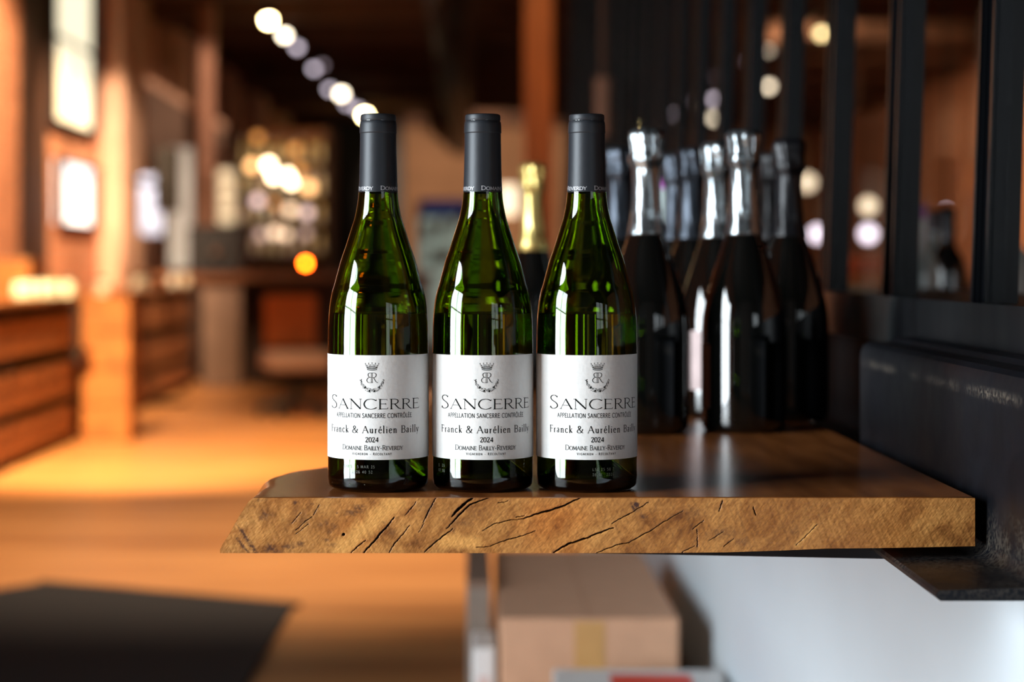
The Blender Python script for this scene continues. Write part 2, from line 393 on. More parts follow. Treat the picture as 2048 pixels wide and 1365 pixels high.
stains = [ # (origin, x, y, rx, ry, strength)
 (Z3,735,130,34,22,.8), (Z3,430,260,50,40,.6), (Z3,1360,180,60,40,.75), (Z3,1280,225,70,30,.75), (Z3,985,345,30,26,.5), (Z3,1040,325,24,24,.5),
 (Z3,490,575,60,40,.8), (Z3,660,555,60,28,.7), (Z3,560,610,70,18,.6), (Z3,780,530,45,32,.7), (Z3,1110,360,34,36,.45), (Z3,1050,490,40,18,.6),
 (Z3,1060,410,40,24,.4), (Z3,400,100,60,18,.5), (Z3,890,140,24,14,.6), (Z3,1145,230,16,12,.7), (Z3,1680,420,50,34,.35), (Z3,1100,540,50,20,.4),
 (Z3,1600,320,26,16,.4), (Z5,150,160,46,44,1.), (Z5,225,265,34,34,.8), (Z5,700,230,120,60,.3), (Z5,1000,420,170,60,.35), (Z5,1180,510,90,40,.4),
 (Z4,420,320,110,50,.35), (Z4,560,240,100,70,.3), (Z4,60,150,90,80,.25), (Z5,1700,400,60,40,.3), (Z3,810,300,70,50,.35), (Z3,760,200,60,60,.25)]
lines = [ (Z3,(210,400),(350,620),22,.9), (Z3,(165,480),(275,615),15,.85), (Z3,(150,330),(210,400),8,.5) ]
patches = [ (Z3,1700,130,1180,570,90,.9), (Z4,250,500,520,520,70,.9), (Z5,1720,540,1900,360,26,.7)]
def seg_d(X, Z, a, b):
    ax, az = a; bx, bz = b; dx, dz = bx-ax, bz-az
    t = np.clip(((X-ax)*dx+(Z-az)*dz)/(dx*dx+dz*dz+1e-12), 0, 1)
    return np.hypot(X-ax-t*dx, Z-az-t*dz), t
def bot_z(x):   # underside line of the slab's end
    p = x*FP/DF+VX
    yy = np.interp(p, [430, 1300, 1450, 1560, 1650, 1760, 1960], [1107, 1107, 1105.5, 1102, 1098, 1097, 1093])
    return CZ-(yy-VY)*DF/FP
LEFTP = [(440,1100),(446,1088),(458,1070),(470,1048),(484,1024),(497,1004),(508,996)]   # outline of the live edge, front end
def left_x(z):
    zs = [CZ-(y-VY)*DF/FP for _, y in LEFTP]; xs = [(x-VX)*DF/FP for x, _ in LEFTP]
    return np.interp(z, zs, xs)
XRT = (1950-VX)*DF/FP
tb = thing('live_edge_table', 'thick live edge wooden table slab with cracked end grain carrying all the bottles', 'table', (0, 0, 0))
NX, NZ = 1250, 104
tv = np.linspace(0, 1, NZ); ub = np.linspace(0, 1, NX)
Zt = ZT-.0006
Xg = np.zeros((NZ, NX)); Zg = np.zeros((NZ, NX))
x_mid = np.linspace(0, 1, NX)
for j, t in enumerate(tv):
    zl = bot_z(-.19)*(1-t)+Zt*t
    xl = float(left_x(zl))
    xs = xl+(XRT-xl)*ub
    Xg[j] = xs; Zg[j] = bot_z(xs)*(1-t)+Zt*t
dep = np.zeros_like(Xg); crk = np.zeros_like(Xg); stn = np.zeros_like(Xg); lgt = np.zeros_like(Xg)
rng = np.random.RandomState(3)
wobx = np.zeros_like(Xg)
for k in range(14):
    fx, fz, ph = rng.uniform(-2600, 2600), rng.uniform(-2600, 2600), rng.uniform(0, 6.28)
    wobx += np.sin(Xg*fx+Zg*fz+ph)/14**.5
wob2 = np.zeros_like(Xg)
for k in range(16):
    fx, fz, ph = rng.uniform(-1100, 1100), rng.uniform(-1100, 1100), rng.uniform(0, 6.28)
    wob2 += np.sin(Xg*fx+Zg*fz+ph)/16**.5
for o, pts, w in cracks:
    P = zz(o, pts); n = len(P)-1; half = w*U*.5
    x0, x1 = min(p[0] for p in P)-.004, max(p[0] for p in P)+.004
    msk = (Xg > x0) & (Xg < x1)
    for i in range(n):
        d, t = seg_d(Xg+wobx*.00018, Zg+wob2*.00025, P[i], P[i+1])
        tt = (i+t)/n; ww = half*(.35+.65*np.sin(PI*np.clip(tt*.86+.07, 0, 1))**.7)
        prof = np.clip(1-(d/np.maximum(ww, 2e-4))**2, 0, 1)**.5
        lim = min(.012, .0022+half*7)
        dep = np.where(msk, np.maximum(dep, prof*lim), dep)
        crk = np.where(msk, np.maximum(crk, np.clip(1.5-d/np.maximum(ww, 2.2e-4), 0, 1)*(prof > 0)), crk)
hx, hz = zz(Z3, [(1205, 437)])[0]
d = np.hypot(Xg-hx, Zg-hz); dep = np.maximum(dep, np.clip(1-(d/.0011)**4, 0, 1)*.008); crk = np.maximum(crk, (d < .0012)*1.)
for o, x, y, rx, ry, s in stains:
    (a, b), = zz(o, [(x, y)])
    q = np.hypot((Xg-a)/(rx*U), (Zg-b)/(ry*U))+wobx*.22+wob2*.2
    stn = np.maximum(stn, s*np.clip(1.35-q, 0, 1))
for o, a, b, w, s in lines:
    A, B = zz(o, [a, b]); d, t = seg_d(Xg, Zg, A, B); stn = np.maximum(stn, s*np.clip(1.3-d/(w*U)-.25*wobx, 0, 1))
for o, ax_, ay_, bx_, by_, w, s in patches:
    A, B = zz(o, [(ax_, ay_), (bx_, by_)]); d, t = seg_d(Xg, Zg, A, B); lgt = np.maximum(lgt, s*np.clip(1.4-d/(w*U)-.15*wob2, 0, 1))
fade = np.clip((Zt-Zg)/.0008, 0, 1)
micro = (wobx*.00006+wob2*.00005)
Yg = DF+dep-micro*fade
verts = np.stack([Xg, Yg, Zg], -1).reshape(-1, 3)
idx = np.arange(NX*NZ).reshape(NZ, NX)
faces = np.stack([idx[:-1, :-1], idx[:-1, 1:], idx[1:, 1:], idx[1:, :-1]], -1).reshape(-1, 4)
me = bpy.data.meshes.new('end_grain'); me.from_pydata(verts.tolist(), [], faces.tolist())
at = me.color_attributes.new('wear', 'FLOAT_COLOR', 'POINT')
buf = np.ones((NX*NZ, 4), dtype=np.float32); buf[:, 0] = stn.ravel(); buf[:, 1] = crk.ravel(); buf[:, 2] = lgt.ravel()
at.data.foreach_set('color', buf.ravel()); me.polygons.foreach_set('use_smooth', [True]*len(me.polygons))
def endgrain_mat():
    m = bpy.data.materials.new('end_grain_wood'); m.use_nodes = True; nt = m.node_tree; L = nt.links; N = nt.nodes; b = N['Principled BSDF']
    tc = N.new('ShaderNodeTexCoord')
    def noise(scale, det, st, rot=(0,0,0), dist=0.):
        mr_ = N.new('ShaderNodeMapping'); mr_.inputs['Rotation'].default_value = rot; mp = N.new('ShaderNodeMapping'); mp.inputs['Scale'].default_value = st
        n = N.new('ShaderNodeTexNoise'); n.inputs['Scale'].default_value = scale; n.inputs['Detail'].default_value = det; n.inputs['Distortion'].default_value = dist
        L.new(tc.outputs['Object'], mr_.inputs[0]); L.new(mr_.outputs[0], mp.inputs[0]); L.new(mp.outputs[0], n.inputs['Vector']); return n
    def ramp(n, stops):
        r = N.new('ShaderNodeValToRGB'); e = r.color_ramp.elements
        e[0].position, e[0].color = stops[0][0], lin(stops[0][1])+(1,); e[1].position, e[1].color = stops[-1][0], lin(stops[-1][1])+(1,)
        for p, c in stops[1:-1]: q = e.new(p); q.color = lin(c)+(1,)
        L.new(n.outputs[0], r.inputs[0]); return r
    def mix(bt, fac, a, c):
        x = N.new('ShaderNodeMix'); x.data_type = 'RGBA'; x.blend_type = bt
        if hasattr(fac, 'links'): L.new(fac, x.inputs[0])
        else: x.inputs[0].default_value = fac
        for s_, v in ((6, a), (7, c)):
            if hasattr(v, 'links'): L.new(v, x.inputs[s_])
            else: x.inputs[s_].default_value = v
        return x.outputs[2]
    base = ramp(noise(19, 7, (1,1,1.5), (0,.75,0), 1.6), [(.28, (128, 78, 36)), (.42, (178, 122, 64)), (.58, (202, 146, 82)), (.75, (160, 104, 52))])
    big = ramp(noise(9, 3, (1,1,1)), [(.32, (190, 165, 140)), (.5, (255, 255, 250)), (.68, (250, 205, 150))])
    c = mix('MULTIPLY', .7, base.outputs[0], big.outputs[0])
    streak = ramp(noise(60, 6, (.5,1,6), (0,.85,0)), [(.35, (140, 112, 90)), (.58, (255, 255, 255))])
    c = mix('MULTIPLY', .26, c, streak.outputs[0])
    fine = ramp(noise(700, 4, (.5,1,1.6), (0,.85,0)), [(.35, (170, 150, 130)), (.6, (255, 255, 255))])
    c = mix('MULTIPLY', .45, c, fine.outputs[0])
    at = N.new('ShaderNodeAttribute'); at.attribute_name = 'wear'; sp = N.new('ShaderNodeSeparateColor'); L.new(at.outputs['Color'], sp.inputs[0])
    c = mix('MIX', sp.outputs[2], c, mix('MULTIPLY', .3, lin((218, 160, 88))+(1,), fine.outputs[0]))
    blotch = noise(420, 5, (1,1,1)); mm = N.new('ShaderNodeMapRange'); mm.inputs[1].default_value = .33; mm.inputs[2].default_value = .5; L.new(blotch.outputs[0], mm.inputs[0])
    mu = N.new('ShaderNodeMath'); mu.operation = 'MULTIPLY'; L.new(sp.outputs[0], mu.inputs[0]); L.new(mm.outputs[0], mu.inputs[1])
    c = mix('MIX', mu.outputs[0], c, lin((66, 42, 36))+(1,))
    c = mix('MIX', sp.outputs[1], c, lin((34, 16, 8))+(1,))
    L.new(c, b.inputs['Base Color']); b.inputs['Roughness'].default_value = .42; b.inputs['Specular IOR Level'].default_value = .35
    bp = N.new('ShaderNodeBump'); bp.inputs['Strength'].default_value = .55; bp.inputs['Distance'].default_value = .0006
    nb = noise(420, 6, (.5,1,1.8), (0,.85,0)); L.new(nb.outputs[0], bp.inputs['Height']); L.new(bp.outputs[0], b.inputs['Normal'])
    return m
M['endgrain'] = endgrain_mat()
me.materials.append(M['endgrain']); eg = bpy.data.objects.new('end_grain', me); COL.objects.link(eg); eg.parent = tb
eg['label'] = 'tan end grain face with cracks, stains and a nail hole'
# body of the slab: top, live edge, far end, underside
def xl_off(y):
    return np.interp(y, [DF, 1.60, 1.655, 1.707, 1.749, 1.80, 1.90, 2.1, 2.95], [0, .001, .002, .016, .040, .066, .092, .106, .115])
mb = MB(); rows = []
Ny = 60; ysl = [DF+(2.95-DF)*(i/(Ny-1))**1.6 for i in range(Ny)]
LZ = [CZ-(y-VY)*DF/FP for _, y in LEFTP]; LX = [(x-VX)*DF/FP for x, _ in LEFTP]
for y in ysl:
    o = float(xl_off(y)); wv = .0022*math.sin(y*37)+.0015*math.sin(y*91+1) if y > 1.53 else 0
    row = []
    front = 0 if y > DF+1e-9 else 1
    lo = float(bot_z(-.19))
    for (xx, zz_) in [(LX[0], lo)]+list(zip(LX, LZ)): row.append((xx+o+wv, y, zz_))
    row.append((LX[-1]+o+.006+wv, y, ZT-.0002))
    for k in range(1, 13): row.append((LX[-1]+o+.006+(XRT-.0015-LX[-1]-o-.006)*k/12, y, ZT))
    row.append((XRT, y, ZT-.0015)); row.append((XRT, y, float(bot_z(XRT))))
    for k in range(11, 0, -1):
        xx = LX[0]+o+(XRT-LX[0]-o)*k/12; row.append((xx, y, float(bot_z(xx-o))))
    rows.append(row)
# roll the top arris over at the front
for i, p in enumerate(rows[0]):
    if p[2] > ZT-.0004: rows[0][i] = (p[0], p[1], ZT-.0006)
n = len(rows[0]); rows.insert(1, [(a[0], DF+.0015, min(b[2], ZT)) for a, b in zip(rows[0], rows[1])])
for row in rows: mb.v += row
for i in range(len(rows)-1):
    for k in range(n):
        mb.f.append((i*n+k, i*n+(k+1) % n, (i+1)*n+(k+1) % n, (i+1)*n+k)); mb.mi.append(0)
mb.f.append(tuple(range((len(rows)-1)*n, len(rows)*n))); mb.mi.append(0)
M['slab_top'] = wood_mat('varnished_brown_wood', (112, 60, 24), (168, 100, 50), (7, .8, 2), .27, 5, .12)
bsdf = M['slab_top'].node_tree.nodes['Principled BSDF']; bsdf.inputs['Coat Weight'].default_value = .08; bsdf.inputs['Specular IOR Level'].default_value = .4; bsdf.inputs['Coat Roughness'].default_value = .18
sl = build('slab', mb, M['slab_top'], tb, True, True, 40); sl['label'] = 'glossy varnished brown top and rounded live edge'

# ------------------------------------------------------------------ steel channel beam and cross bar under the slab
be = thing('steel_channel_beam', 'blackened steel channel beam holding the right end of the wooden table', 'beam', (0, 0, 0))
xw = .392; zf = .8748; y0, y1 = 1.369, 2.012
prof = [(.40+.05, zf-.006), (.322, zf-.006), (.3195, zf-.004), (.319, zf-.001), (.321, zf+.0012)]
prof += [(.378, zf+.003)]
for a in np.linspace(0, PI/2, 7)[0:]: prof.append((.380+.012*math.sin(a), zf+.015-.012*math.cos(a)))
prof += [(xw, 1.0), (xw+.0006, 1.012), (xw+.003, 1.0185), (xw+.008, 1.022), (xw+.03, 1.0225), (xw+.034, 1.0265), (xw+.056, 1.027), (xw+.058, 1.02), (xw+.058, zf-.006)]
mbb = MB(); NYb = 24
rowsb = []
for i in range(NYb):
    t = i/(NYb-1); y = y0+(y1-y0)*t
    r = []
    for (x, z) in prof:
        yy = y
        xx = x+(.006*t if x < .33 else 0)
        r.append((xx, yy, z))
    rowsb.append(r)
for r in rowsb: mbb.v += r
n = len(prof)
for i in range(NYb-1):
    for k in range(n): mbb.f.append((i*n+k, i*n+(k+1) % n, (i+1)*n+(k+1) % n, (i+1)*n+k)); mbb.mi.append(0)
mbb.f.append(tuple(range(n))); mbb.mi.append(0); mbb.f.append(tuple(range((NYb-1)*n, NYb*n))); mbb.mi.append(0)
def beam_mat():
    m = mat('mill_scale_steel', (15, 17, 23), .45, .2, .3, 30, spec=.3, bump=.2, rvar=.1); nt = m.node_tree; L = nt.links; N = nt.nodes; b = N['Principled BSDF']
    tc = N.new('ShaderNodeTexCoord'); n = N.new('ShaderNodeTexNoise'); n.inputs['Scale'].default_value = 14; n.inputs['Detail'].default_value = 9
    n2 = N.new('ShaderNodeTexNoise'); n2.inputs['Scale'].default_value = 330; n2.inputs['Detail'].default_value = 4
    L.new(tc.outputs['Object'], n.inputs['Vector']); L.new(tc.outputs['Object'], n2.inputs['Vector'])
    sp = N.new('ShaderNodeSeparateXYZ'); L.new(tc.outputs['Object'], sp.inputs[0])
    # chalky dust bands low on the web and just under the top lip
    def band(z, w):
        a = N.new('ShaderNodeMath'); a.operation = 'SUBTRACT'; a.inputs[1].default_value = z; L.new(sp.outputs[2], a.inputs[0])
        c = N.new('ShaderNodeMath'); c.operation = 'ABSOLUTE'; L.new(a.outputs[0], c.inputs[0])
        r = N.new('ShaderNodeMapRange'); r.inputs[1].default_value = w; r.inputs[2].default_value = 0; L.new(c.outputs[0], r.inputs[0]); return r.outputs[0]
    mx = N.new('ShaderNodeMath'); mx.operation = 'MAXIMUM'; L.new(band(.893, .028), mx.inputs[0]); L.new(band(1.002, .006), mx.inputs[1])
    def mul(a, c):
        q = N.new('ShaderNodeMath'); q.operation = 'MULTIPLY'; L.new(a, q.inputs[0]); L.new(c, q.inputs[1]); return q.outputs[0]
    r1 = N.new('ShaderNodeMapRange'); r1.inputs[1].default_value = .4; r1.inputs[2].default_value = .62; L.new(n.outputs[0], r1.inputs[0])
    r2 = N.new('ShaderNodeMapRange'); r2.inputs[1].default_value = .4; r2.inputs[2].default_value = .6; L.new(n2.outputs[0], r2.inputs[0])
    f = mul(mul(mx.outputs[0], r1.outputs[0]), r2.outputs[0])
    old = b.inputs['Base Color'].links[0].from_socket
    x = N.new('ShaderNodeMix'); x.data_type = 'RGBA'; L.new(f, x.inputs[0]); L.new(old, x.inputs[6]); x.inputs[7].default_value = lin((96, 88, 78))+(1,)
    L.new(x.outputs[2], b.inputs['Base Color'])
    inv = N.new('ShaderNodeMapRange'); inv.inputs[3].default_value = .45; inv.inputs[4].default_value = 0; L.new(f, inv.inputs[0]); L.new(inv.outputs[0], b.inputs['Metallic'])
    return m
M['beam_steel'] = beam_mat()
build('web_and_flanges', mbb, M['beam_steel'], be, True, True, 32)
cb = build('cross_bar', MB().prism([(-.02, 1.648), (.336, 1.600), (.336, 1.68), (-.02, 1.72)], 'z', .8635, .8800), M['steel'])
tag(cb, 'flat black steel bar crossing beneath the wooden table', 'bar')

# ------------------------------------------------------------------ hand drawn stroke lettering
def cr(P, n=6):
    P = [np.array(p, float) for p in P]; out = []
    for i in range(len(P)-1):
        p0 = P[max(i-1, 0)]; p1 = P[i]; p2 = P[i+1]; p3 = P[min(i+2, len(P)-1)]
        for k in range(n):
            t = k/n; out.append(.5*((2*p1)+(-p0+p2)*t+(2*p0-5*p1+4*p2-p3)*t*t+(-p0+3*p1-3*p2+p3)*t**3))
    out.append(P[-1]); return out
# glyph: (advance, [(kind, weight, points)...]); kind L line, C curve; weight 2 thick, 1 thin; S = serif (x,y)
G = {
 'A': (.86, [('L',1,[(.05,0),(.42,1)]), ('L',2,[(.40,1),(.80,0)]), ('L',1,[(.17,.36),(.64,.36)]), ('S',.05,0), ('S',.80,0)]),
 'B': (.66, [('L',2,[(.12,0),(.12,1)]), ('C',1.6,[(.12,1),(.38,.99),(.54,.88),(.54,.66),(.38,.54),(.12,.53)]), ('C',1.6,[(.30,.53),(.50,.50),(.61,.30),(.52,.07),(.34,0),(.12,0)]), ('S',.10,0), ('S',.10,1)]),
 'C': (.88, [('C',2,[(.84,.84),(.66,.97),(.46,1.0),(.2,.88),(.06,.5),(.2,.12),(.46,0),(.68,.04),(.86,.17)]), ('L',1,[(.84,.84),(.85,.97)])]),
 'D': (.86, [('L',2,[(.12,0),(.12,1)]), ('C',1.8,[(.12,1),(.42,.99),(.70,.85),(.80,.5),(.70,.15),(.42,.01),(.12,0)]), ('S',.10,0), ('S',.10,1)]),
 'E': (.64, [('L',2,[(.12,0),(.12,1)]), ('L',1,[(.12,.98),(.56,.98)]), ('L',1,[(.12,.53),(.48,.53)]), ('L',1,[(.12,.02),(.60,.02)]), ('L',1,[(.56,.98),(.57,.86)]), ('L',1,[(.48,.60),(.48,.46)]), ('L',1,[(.60,.02),(.62,.16)]), ('S',.10,0), ('S',.10,1)]),
 'F': (.58, [('L',2,[(.12,0),(.12,1)]), ('L',1,[(.12,.98),(.54,.98)]), ('L',1,[(.12,.53),(.44,.53)]), ('L',1,[(.54,.98),(.55,.84)]), ('L',1,[(.44,.60),(.44,.46)]), ('S',.12,0), ('S',.10,1)]),
 'G': (.88, [('C',2,[(.80,.84),(.64,.97),(.46,1),(.2,.88),(.06,.5),(.2,.12),(.46,0),(.66,.03),(.80,.1)]), ('L',2,[(.80,.08),(.80,.44)]), ('L',1,[(.66,.44),(.88,.44)])]),
 'I': (.30, [('L',2,[(.15,0),(.15,1)]), ('S',.15,0), ('S',.15,1)]),
 'L': (.56, [('L',2,[(.12,0),(.12,1)]), ('L',1,[(.12,.02),(.52,.02)]), ('L',1,[(.52,.02),(.54,.16)]), ('S',.10,0), ('S',.12,1)]),
 'M': (1.0, [('L',1,[(.10,0),(.16,1)]), ('L',2,[(.16,1),(.50,.08)]), ('L',1,[(.50,.08),(.84,1)]), ('L',2,[(.84,1),(.90,0)]), ('S',.10,0), ('S',.90,0), ('S',.13,1), ('S',.86,1)]),
 'N': (.88, [('L',1,[(.12,0),(.12,1)]), ('L',2,[(.10,1),(.78,.02)]), ('L',1,[(.78,0),(.78,1)]), ('S',.12,0), ('S',.08,1), ('S',.78,1)]),
 'O': (.94, [('C',2,[(.47,1),(.2,.9),(.06,.5),(.2,.1),(.47,0),(.74,.1),(.88,.5),(.74,.9),(.47,1)])]),
 'P': (.62, [('L',2,[(.12,0),(.12,1)]), ('C',1.6,[(.12,1),(.40,.99),(.57,.86),(.57,.62),(.40,.49),(.12,.48)]), ('S',.12,0), ('S',.10,1)]),
 'R': (.74, [('L',2,[(.12,0),(.12,1)]), ('C',1.6,[(.12,1),(.38,.99),(.55,.88),(.55,.66),(.40,.53),(.12,.51)]), ('C',2,[(.34,.51),(.50,.25),(.62,.08),(.78,0)]), ('S',.12,0), ('S',.10,1)]),
 'S': (.56, [('C',2,[(.48,.86),(.38,.98),(.24,1),(.10,.90),(.09,.74),(.20,.60),(.38,.46),(.48,.30),(.46,.12),(.30,0),(.14,.02),(.05,.16)]), ('L',1,[(.48,.84),(.49,.98)]), ('L',1,[(.05,.18),(.03,.02)])]),
 'T': (.72, [('L',2,[(.36,0),(.36,.98)]), ('L',1,[(.04,.98),(.68,.98)]), ('L',1,[(.04,.98),(.03,.85)]), ('L',1,[(.68,.98),(.69,.85)]), ('S',.36,0)]),
 'V': (.80, [('L',2,[(.04,1),(.40,0)]), ('L',1,[(.40,0),(.76,1)]), ('S',.04,1), ('S',.76,1)]),
 'Y': (.74, [('L',2,[(.04,1),(.36,.48)]), ('L',1,[(.70,1),(.36,.48)]), ('L',2,[(.36,.48),(.36,0)]), ('S',.36,0), ('S',.04,1), ('S',.70,1)]),
 '&': (.86, [('C',1.7,[(.78,.52),(.70,.28),(.52,.06),(.30,0),(.10,.08),(.06,.28),(.20,.46),(.42,.62),(.50,.80),(.38,.98),(.24,.94),(.20,.78),(.34,.52),(.58,.18),(.84,.0)]), ('L',1,[(.66,.52),(.88,.52)])]),
 '-': (.42, [('L',2,[(.06,.36),(.36,.36)])]),
 '2': (.52, [('C',1.7,[(.07,.78),(.14,.94),(.28,1),(.42,.90),(.42,.70),(.28,.42),(.05,.03)]), ('L',2,[(.05,.03),(.48,.03)]), ('L',1,[(.48,.03),(.50,.16)])]),
 '0': (.54, [('C',1.9,[(.27,1),(.12,.88),(.06,.5),(.12,.12),(.27,0),(.42,.12),(.48,.5),(.42,.88),(.27,1)])]),
 '4': (.56, [('L',2,[(.40,0),(.40,1)]), ('L',1,[(.40,1),(.03,.30)]), ('L',2,[(.03,.28),(.54,.28)])]),
 '5': (.52, [('L',1,[(.14,.98),(.44,.98)]), ('L',1,[(.14,.98),(.10,.56)]), ('C',1.8,[(.10,.56),(.28,.62),(.44,.50),(.46,.26),(.34,.04),(.16,0),(.05,.08)])]),
 '6': (.54, [('C',1.8,[(.44,.94),(.28,1),(.12,.82),(.06,.45),(.10,.1),(.27,0),(.44,.1),(.47,.34),(.36,.54),(.20,.54),(.08,.38)])]),
 '8': (.54, [('C',1.8,[(.27,.54),(.12,.66),(.11,.86),(.27,1),(.43,.86),(.42,.66),(.27,.54),(.09,.38),(.08,.12),(.27,0),(.46,.12),(.45,.38),(.27,.54)])]),
 'a': (.46, [('C',1.6,[(.08,.50),(.18,.61),(.30,.60),(.34,.46),(.34,.08),(.42,.02)]), ('C',1.5,[(.34,.36),(.14,.30),(.06,.14),(.14,.02),(.26,.04),(.34,.14)])]),
 'c': (.46, [('C',1.7,[(.40,.50),(.28,.62),(.14,.54),(.07,.32),(.13,.08),(.27,0),(.42,.10)])]),
 'e': (.48, [('C',1.7,[(.08,.36),(.40,.38),(.38,.54),(.25,.62),(.12,.52),(.07,.3),(.14,.06),(.28,0),(.42,.10)])]),
 'i': (.28, [('L',2,[(.14,0),(.14,.60)]), ('L',2.6,[(.14,.80),(.14,.88)]), ('S',.14,0), ('s',.10,.60)]),
 'k': (.50, [('L',2,[(.13,0),(.13,1.06)]), ('L',1,[(.13,.24),(.40,.60)]), ('L',2,[(.22,.34),(.46,0)]), ('S',.13,0), ('s',.09,1.06), ('S',.40,.60)]),
 'l': (.27, [('L',2,[(.13,0),(.13,1.06)]), ('S',.13,0), ('s',.09,1.06)]),
 'n': (.56, [('L',2,[(.13,0),(.13,.60)]), ('C',1.8,[(.13,.44),(.26,.60),(.38,.58),(.42,.42),(.42,0)]), ('S',.13,0), ('S',.42,0), ('s',.09,.60)]),
 'r': (.38, [('L',2,[(.13,0),(.13,.60)]), ('C',1.6,[(.13,.40),(.22,.57),(.35,.58)]), ('S',.13,0), ('s',.09,.60)]),
 'u': (.56, [('C',1.8,[(.13,.60),(.13,.18),(.20,.03),(.32,.04),(.42,.20)]), ('L',2,[(.42,.60),(.42,0)]), ('s',.09,.60), ('s',.38,.60), ('s',.46,0)]),
 'y': (.50, [('L',2,[(.06,.60),(.26,.02)]), ('C',1,[(.46,.60),(.26,.02),(.18,-.22),(.06,-.30)]), ('S',.06,.60), ('S',.45,.60)]),
 ' ': (.36, []),
}
ACC = {'É': ('E', [(.30,1.10),(.44,1.30)]), 'é': ('e', [(.22,.74),(.34,.94)]), 'Ô': ('O', [(.30,1.10),(.47,1.26),(.64,1.10)])}
def stroke_text(text, h, width, thick, thin, small=None, serif=True, gap=.08):
    """list of (polyline, halfwidth-function) in flat (s, z); fitted to `width`, centred on 0"""
    runs = []; x = 0.
    for ch in text:
        sc = 1.0
        key = ch; extra = None
        if small and ch.islower(): key = ch.upper() if ch != 'é' else 'É'; sc = small
        if key in ACC: base, extra = ACC[key]
        else: base = key
        adv, st = G[base]
        strokes = []
        for q in st:
            if q[0] == 'L': strokes.append((q[1], [np.array(p, float) for p in q[2]], False))
            elif q[0] == 'C': strokes.append((q[1], cr(q[2]), True))
            elif serif and q[0] == 'S': strokes.append((1, [np.array((q[1]-.09, q[2])), np.array((q[1]+.09, q[2]))], False))
            elif serif and q[0] == 's': strokes.append((1, [np.array((q[1]-.07, q[2]-.03)), np.array((q[1]+.02, q[2]+.01))], False))
        if extra: strokes.append((1.5, [np.array(p, float) for p in extra], False))
        for w, pts, cur in strokes: runs.append((w, [np.array((x+p[0]*sc, p[1]*sc)) for p in pts], cur))
        x += (adv+gap)*sc
    x -= gap; kx = width/x; out = []
    for w, pts, cur in runs:
        pts = [np.array((p[0]*kx-width/2, p[1]*h)) for p in pts]
        out.append((w, pts, cur))
    return out, thick, thin
def ribbons(mb, text, phi0, z0, rad, maxseg=.0008):
    runs, thick, thin = text
    for w, pts, cur in runs:
        P = [pts[0]]
        for a, b in zip(pts[:-1], pts[1:]):
            k = max(1, int(np.hypot(*(b-a))/maxseg))
            for i in range(1, k+1): P.append(a+(b-a)*i/k)
        n = len(P); vs = []
        for i in range(n):
            d = P[min(i+1, n-1)]-P[max(i-1, 0)]; L = np.hypot(*d)+1e-9; d = d/L
            if w <= 1: hw = thin*.5
            else:
                q = abs(d[1]) if cur else 1.0
                hw = .5*(thin+(thick-thin)*q*min(1., w/2))
                if w > 2: hw *= 1.3
            nrm = np.array((-d[1], d[0]))*hw
            for sgn in (1, -1):
                s, z = P[i]+nrm*sgn; a = s/rad+phi0
                vs.append((rad*math.sin(a), -rad*math.cos(a), z0+z))
        mb.add(vs, [(2*i, 2*i+1, 2*i+3, 2*i+2) for i in range(n-1)])
def dots(mb, pts, r, phi0, rad, out=0.):
    for (s, z) in pts:
        vs = []
        for k in range(8):
            a = 2*PI*k/8; an = (s+r*math.cos(a))/rad+phi0; vs.append((rad*math.sin(an), -rad*math.cos(an), z+r*math.sin(a)))
        an = s/rad+phi0; vs.append(((rad+out)*math.sin(an), -(rad+out)*math.cos(an), z))
        mb.add(vs, [(k, (k+1) % 8, 8) for k in range(8)])

# ------------------------------------------------------------------ the three white wine bottles
RB = .0397
outer = [(39.2,5.2),(38.9,3.6),(37.6,1.8),(35.2,.5),(33,0)]
outer = outer[::-1]+[(39.6,9),(39.7,16),(39.7,60),(39.7,104),(39.55,122),(39.4,129),(38.9,138),(37.9,147.2),(36.4,155),(34.3,161.9),(30.4,176.9),(28.1,184),(25.8,190.5),(20.9,206.1),(18.7,213),(17.2,220),(16.2,226),(15.5,233),(14.6,245),(14.1,258),(13.9,275),(13.8,290)]
def smoothp(P, n=4):
    o = cr(P, n); return [(float(p[0])/1000, float(p[1])/1000) for p in o]
out_s = smoothp(outer)
punt = [(0, .024), (.008, .0225), (.016, .017), (.024, .007), (.029, .0015), (.0315, .0002)]
inn = [(11.2,290),(11.3,258),(12.0,240),(13.2,228),(14.6,218),(17.9,206.1),(22.8,190.5),(27.4,176.9),(31.4,161.9),(35.1,147.2),(36.3,138),(36.8,129),(37.1,118),(37.2,104),(37.2,60),(37.2,16),(36.4,10.5),(33.5,7.5),(29.5,7.8),(24,13.5),(16,22.5),(8,27.5),(0,28.8)]
inn_s = smoothp(inn)
glass = MB().lathe(punt+out_s+inn_s, 96)
FILL = .1378
wp = [(0, FILL), (.0355, FILL)]
wr = [(r+.00012 if r > 0 else 0, z-(.00006 if z < .03 else 0)) for r, z in inn_s if z < FILL-.0005]
wp = [(0, FILL), (wr[0][0]-.0012, FILL), (wr[0][0]-.0002, FILL+.0005)]+wr
wine = MB().lathe(wp, 96)
capp = [(0,295.2),(8,295.3),(12.6,295.1),(13.7,294.5),(14.0,293.3),(14.05,290.6),(13.8,290.1),(13.8,289.7),(14.2,289.2),(14.55,287),(14.8,281),(14.75,280.4),(14.3,279.9),(14.3,279.3),(14.35,278.8),(14.45,270),(14.8,252),(15.1,242),(15.35,236.5),(15.45,233.4),(15.3,233.2),(14.9,233.3)]
capm = MB().lathe([(r/1000, z/1000) for r, z in capp], 72)
lab_r = .03985
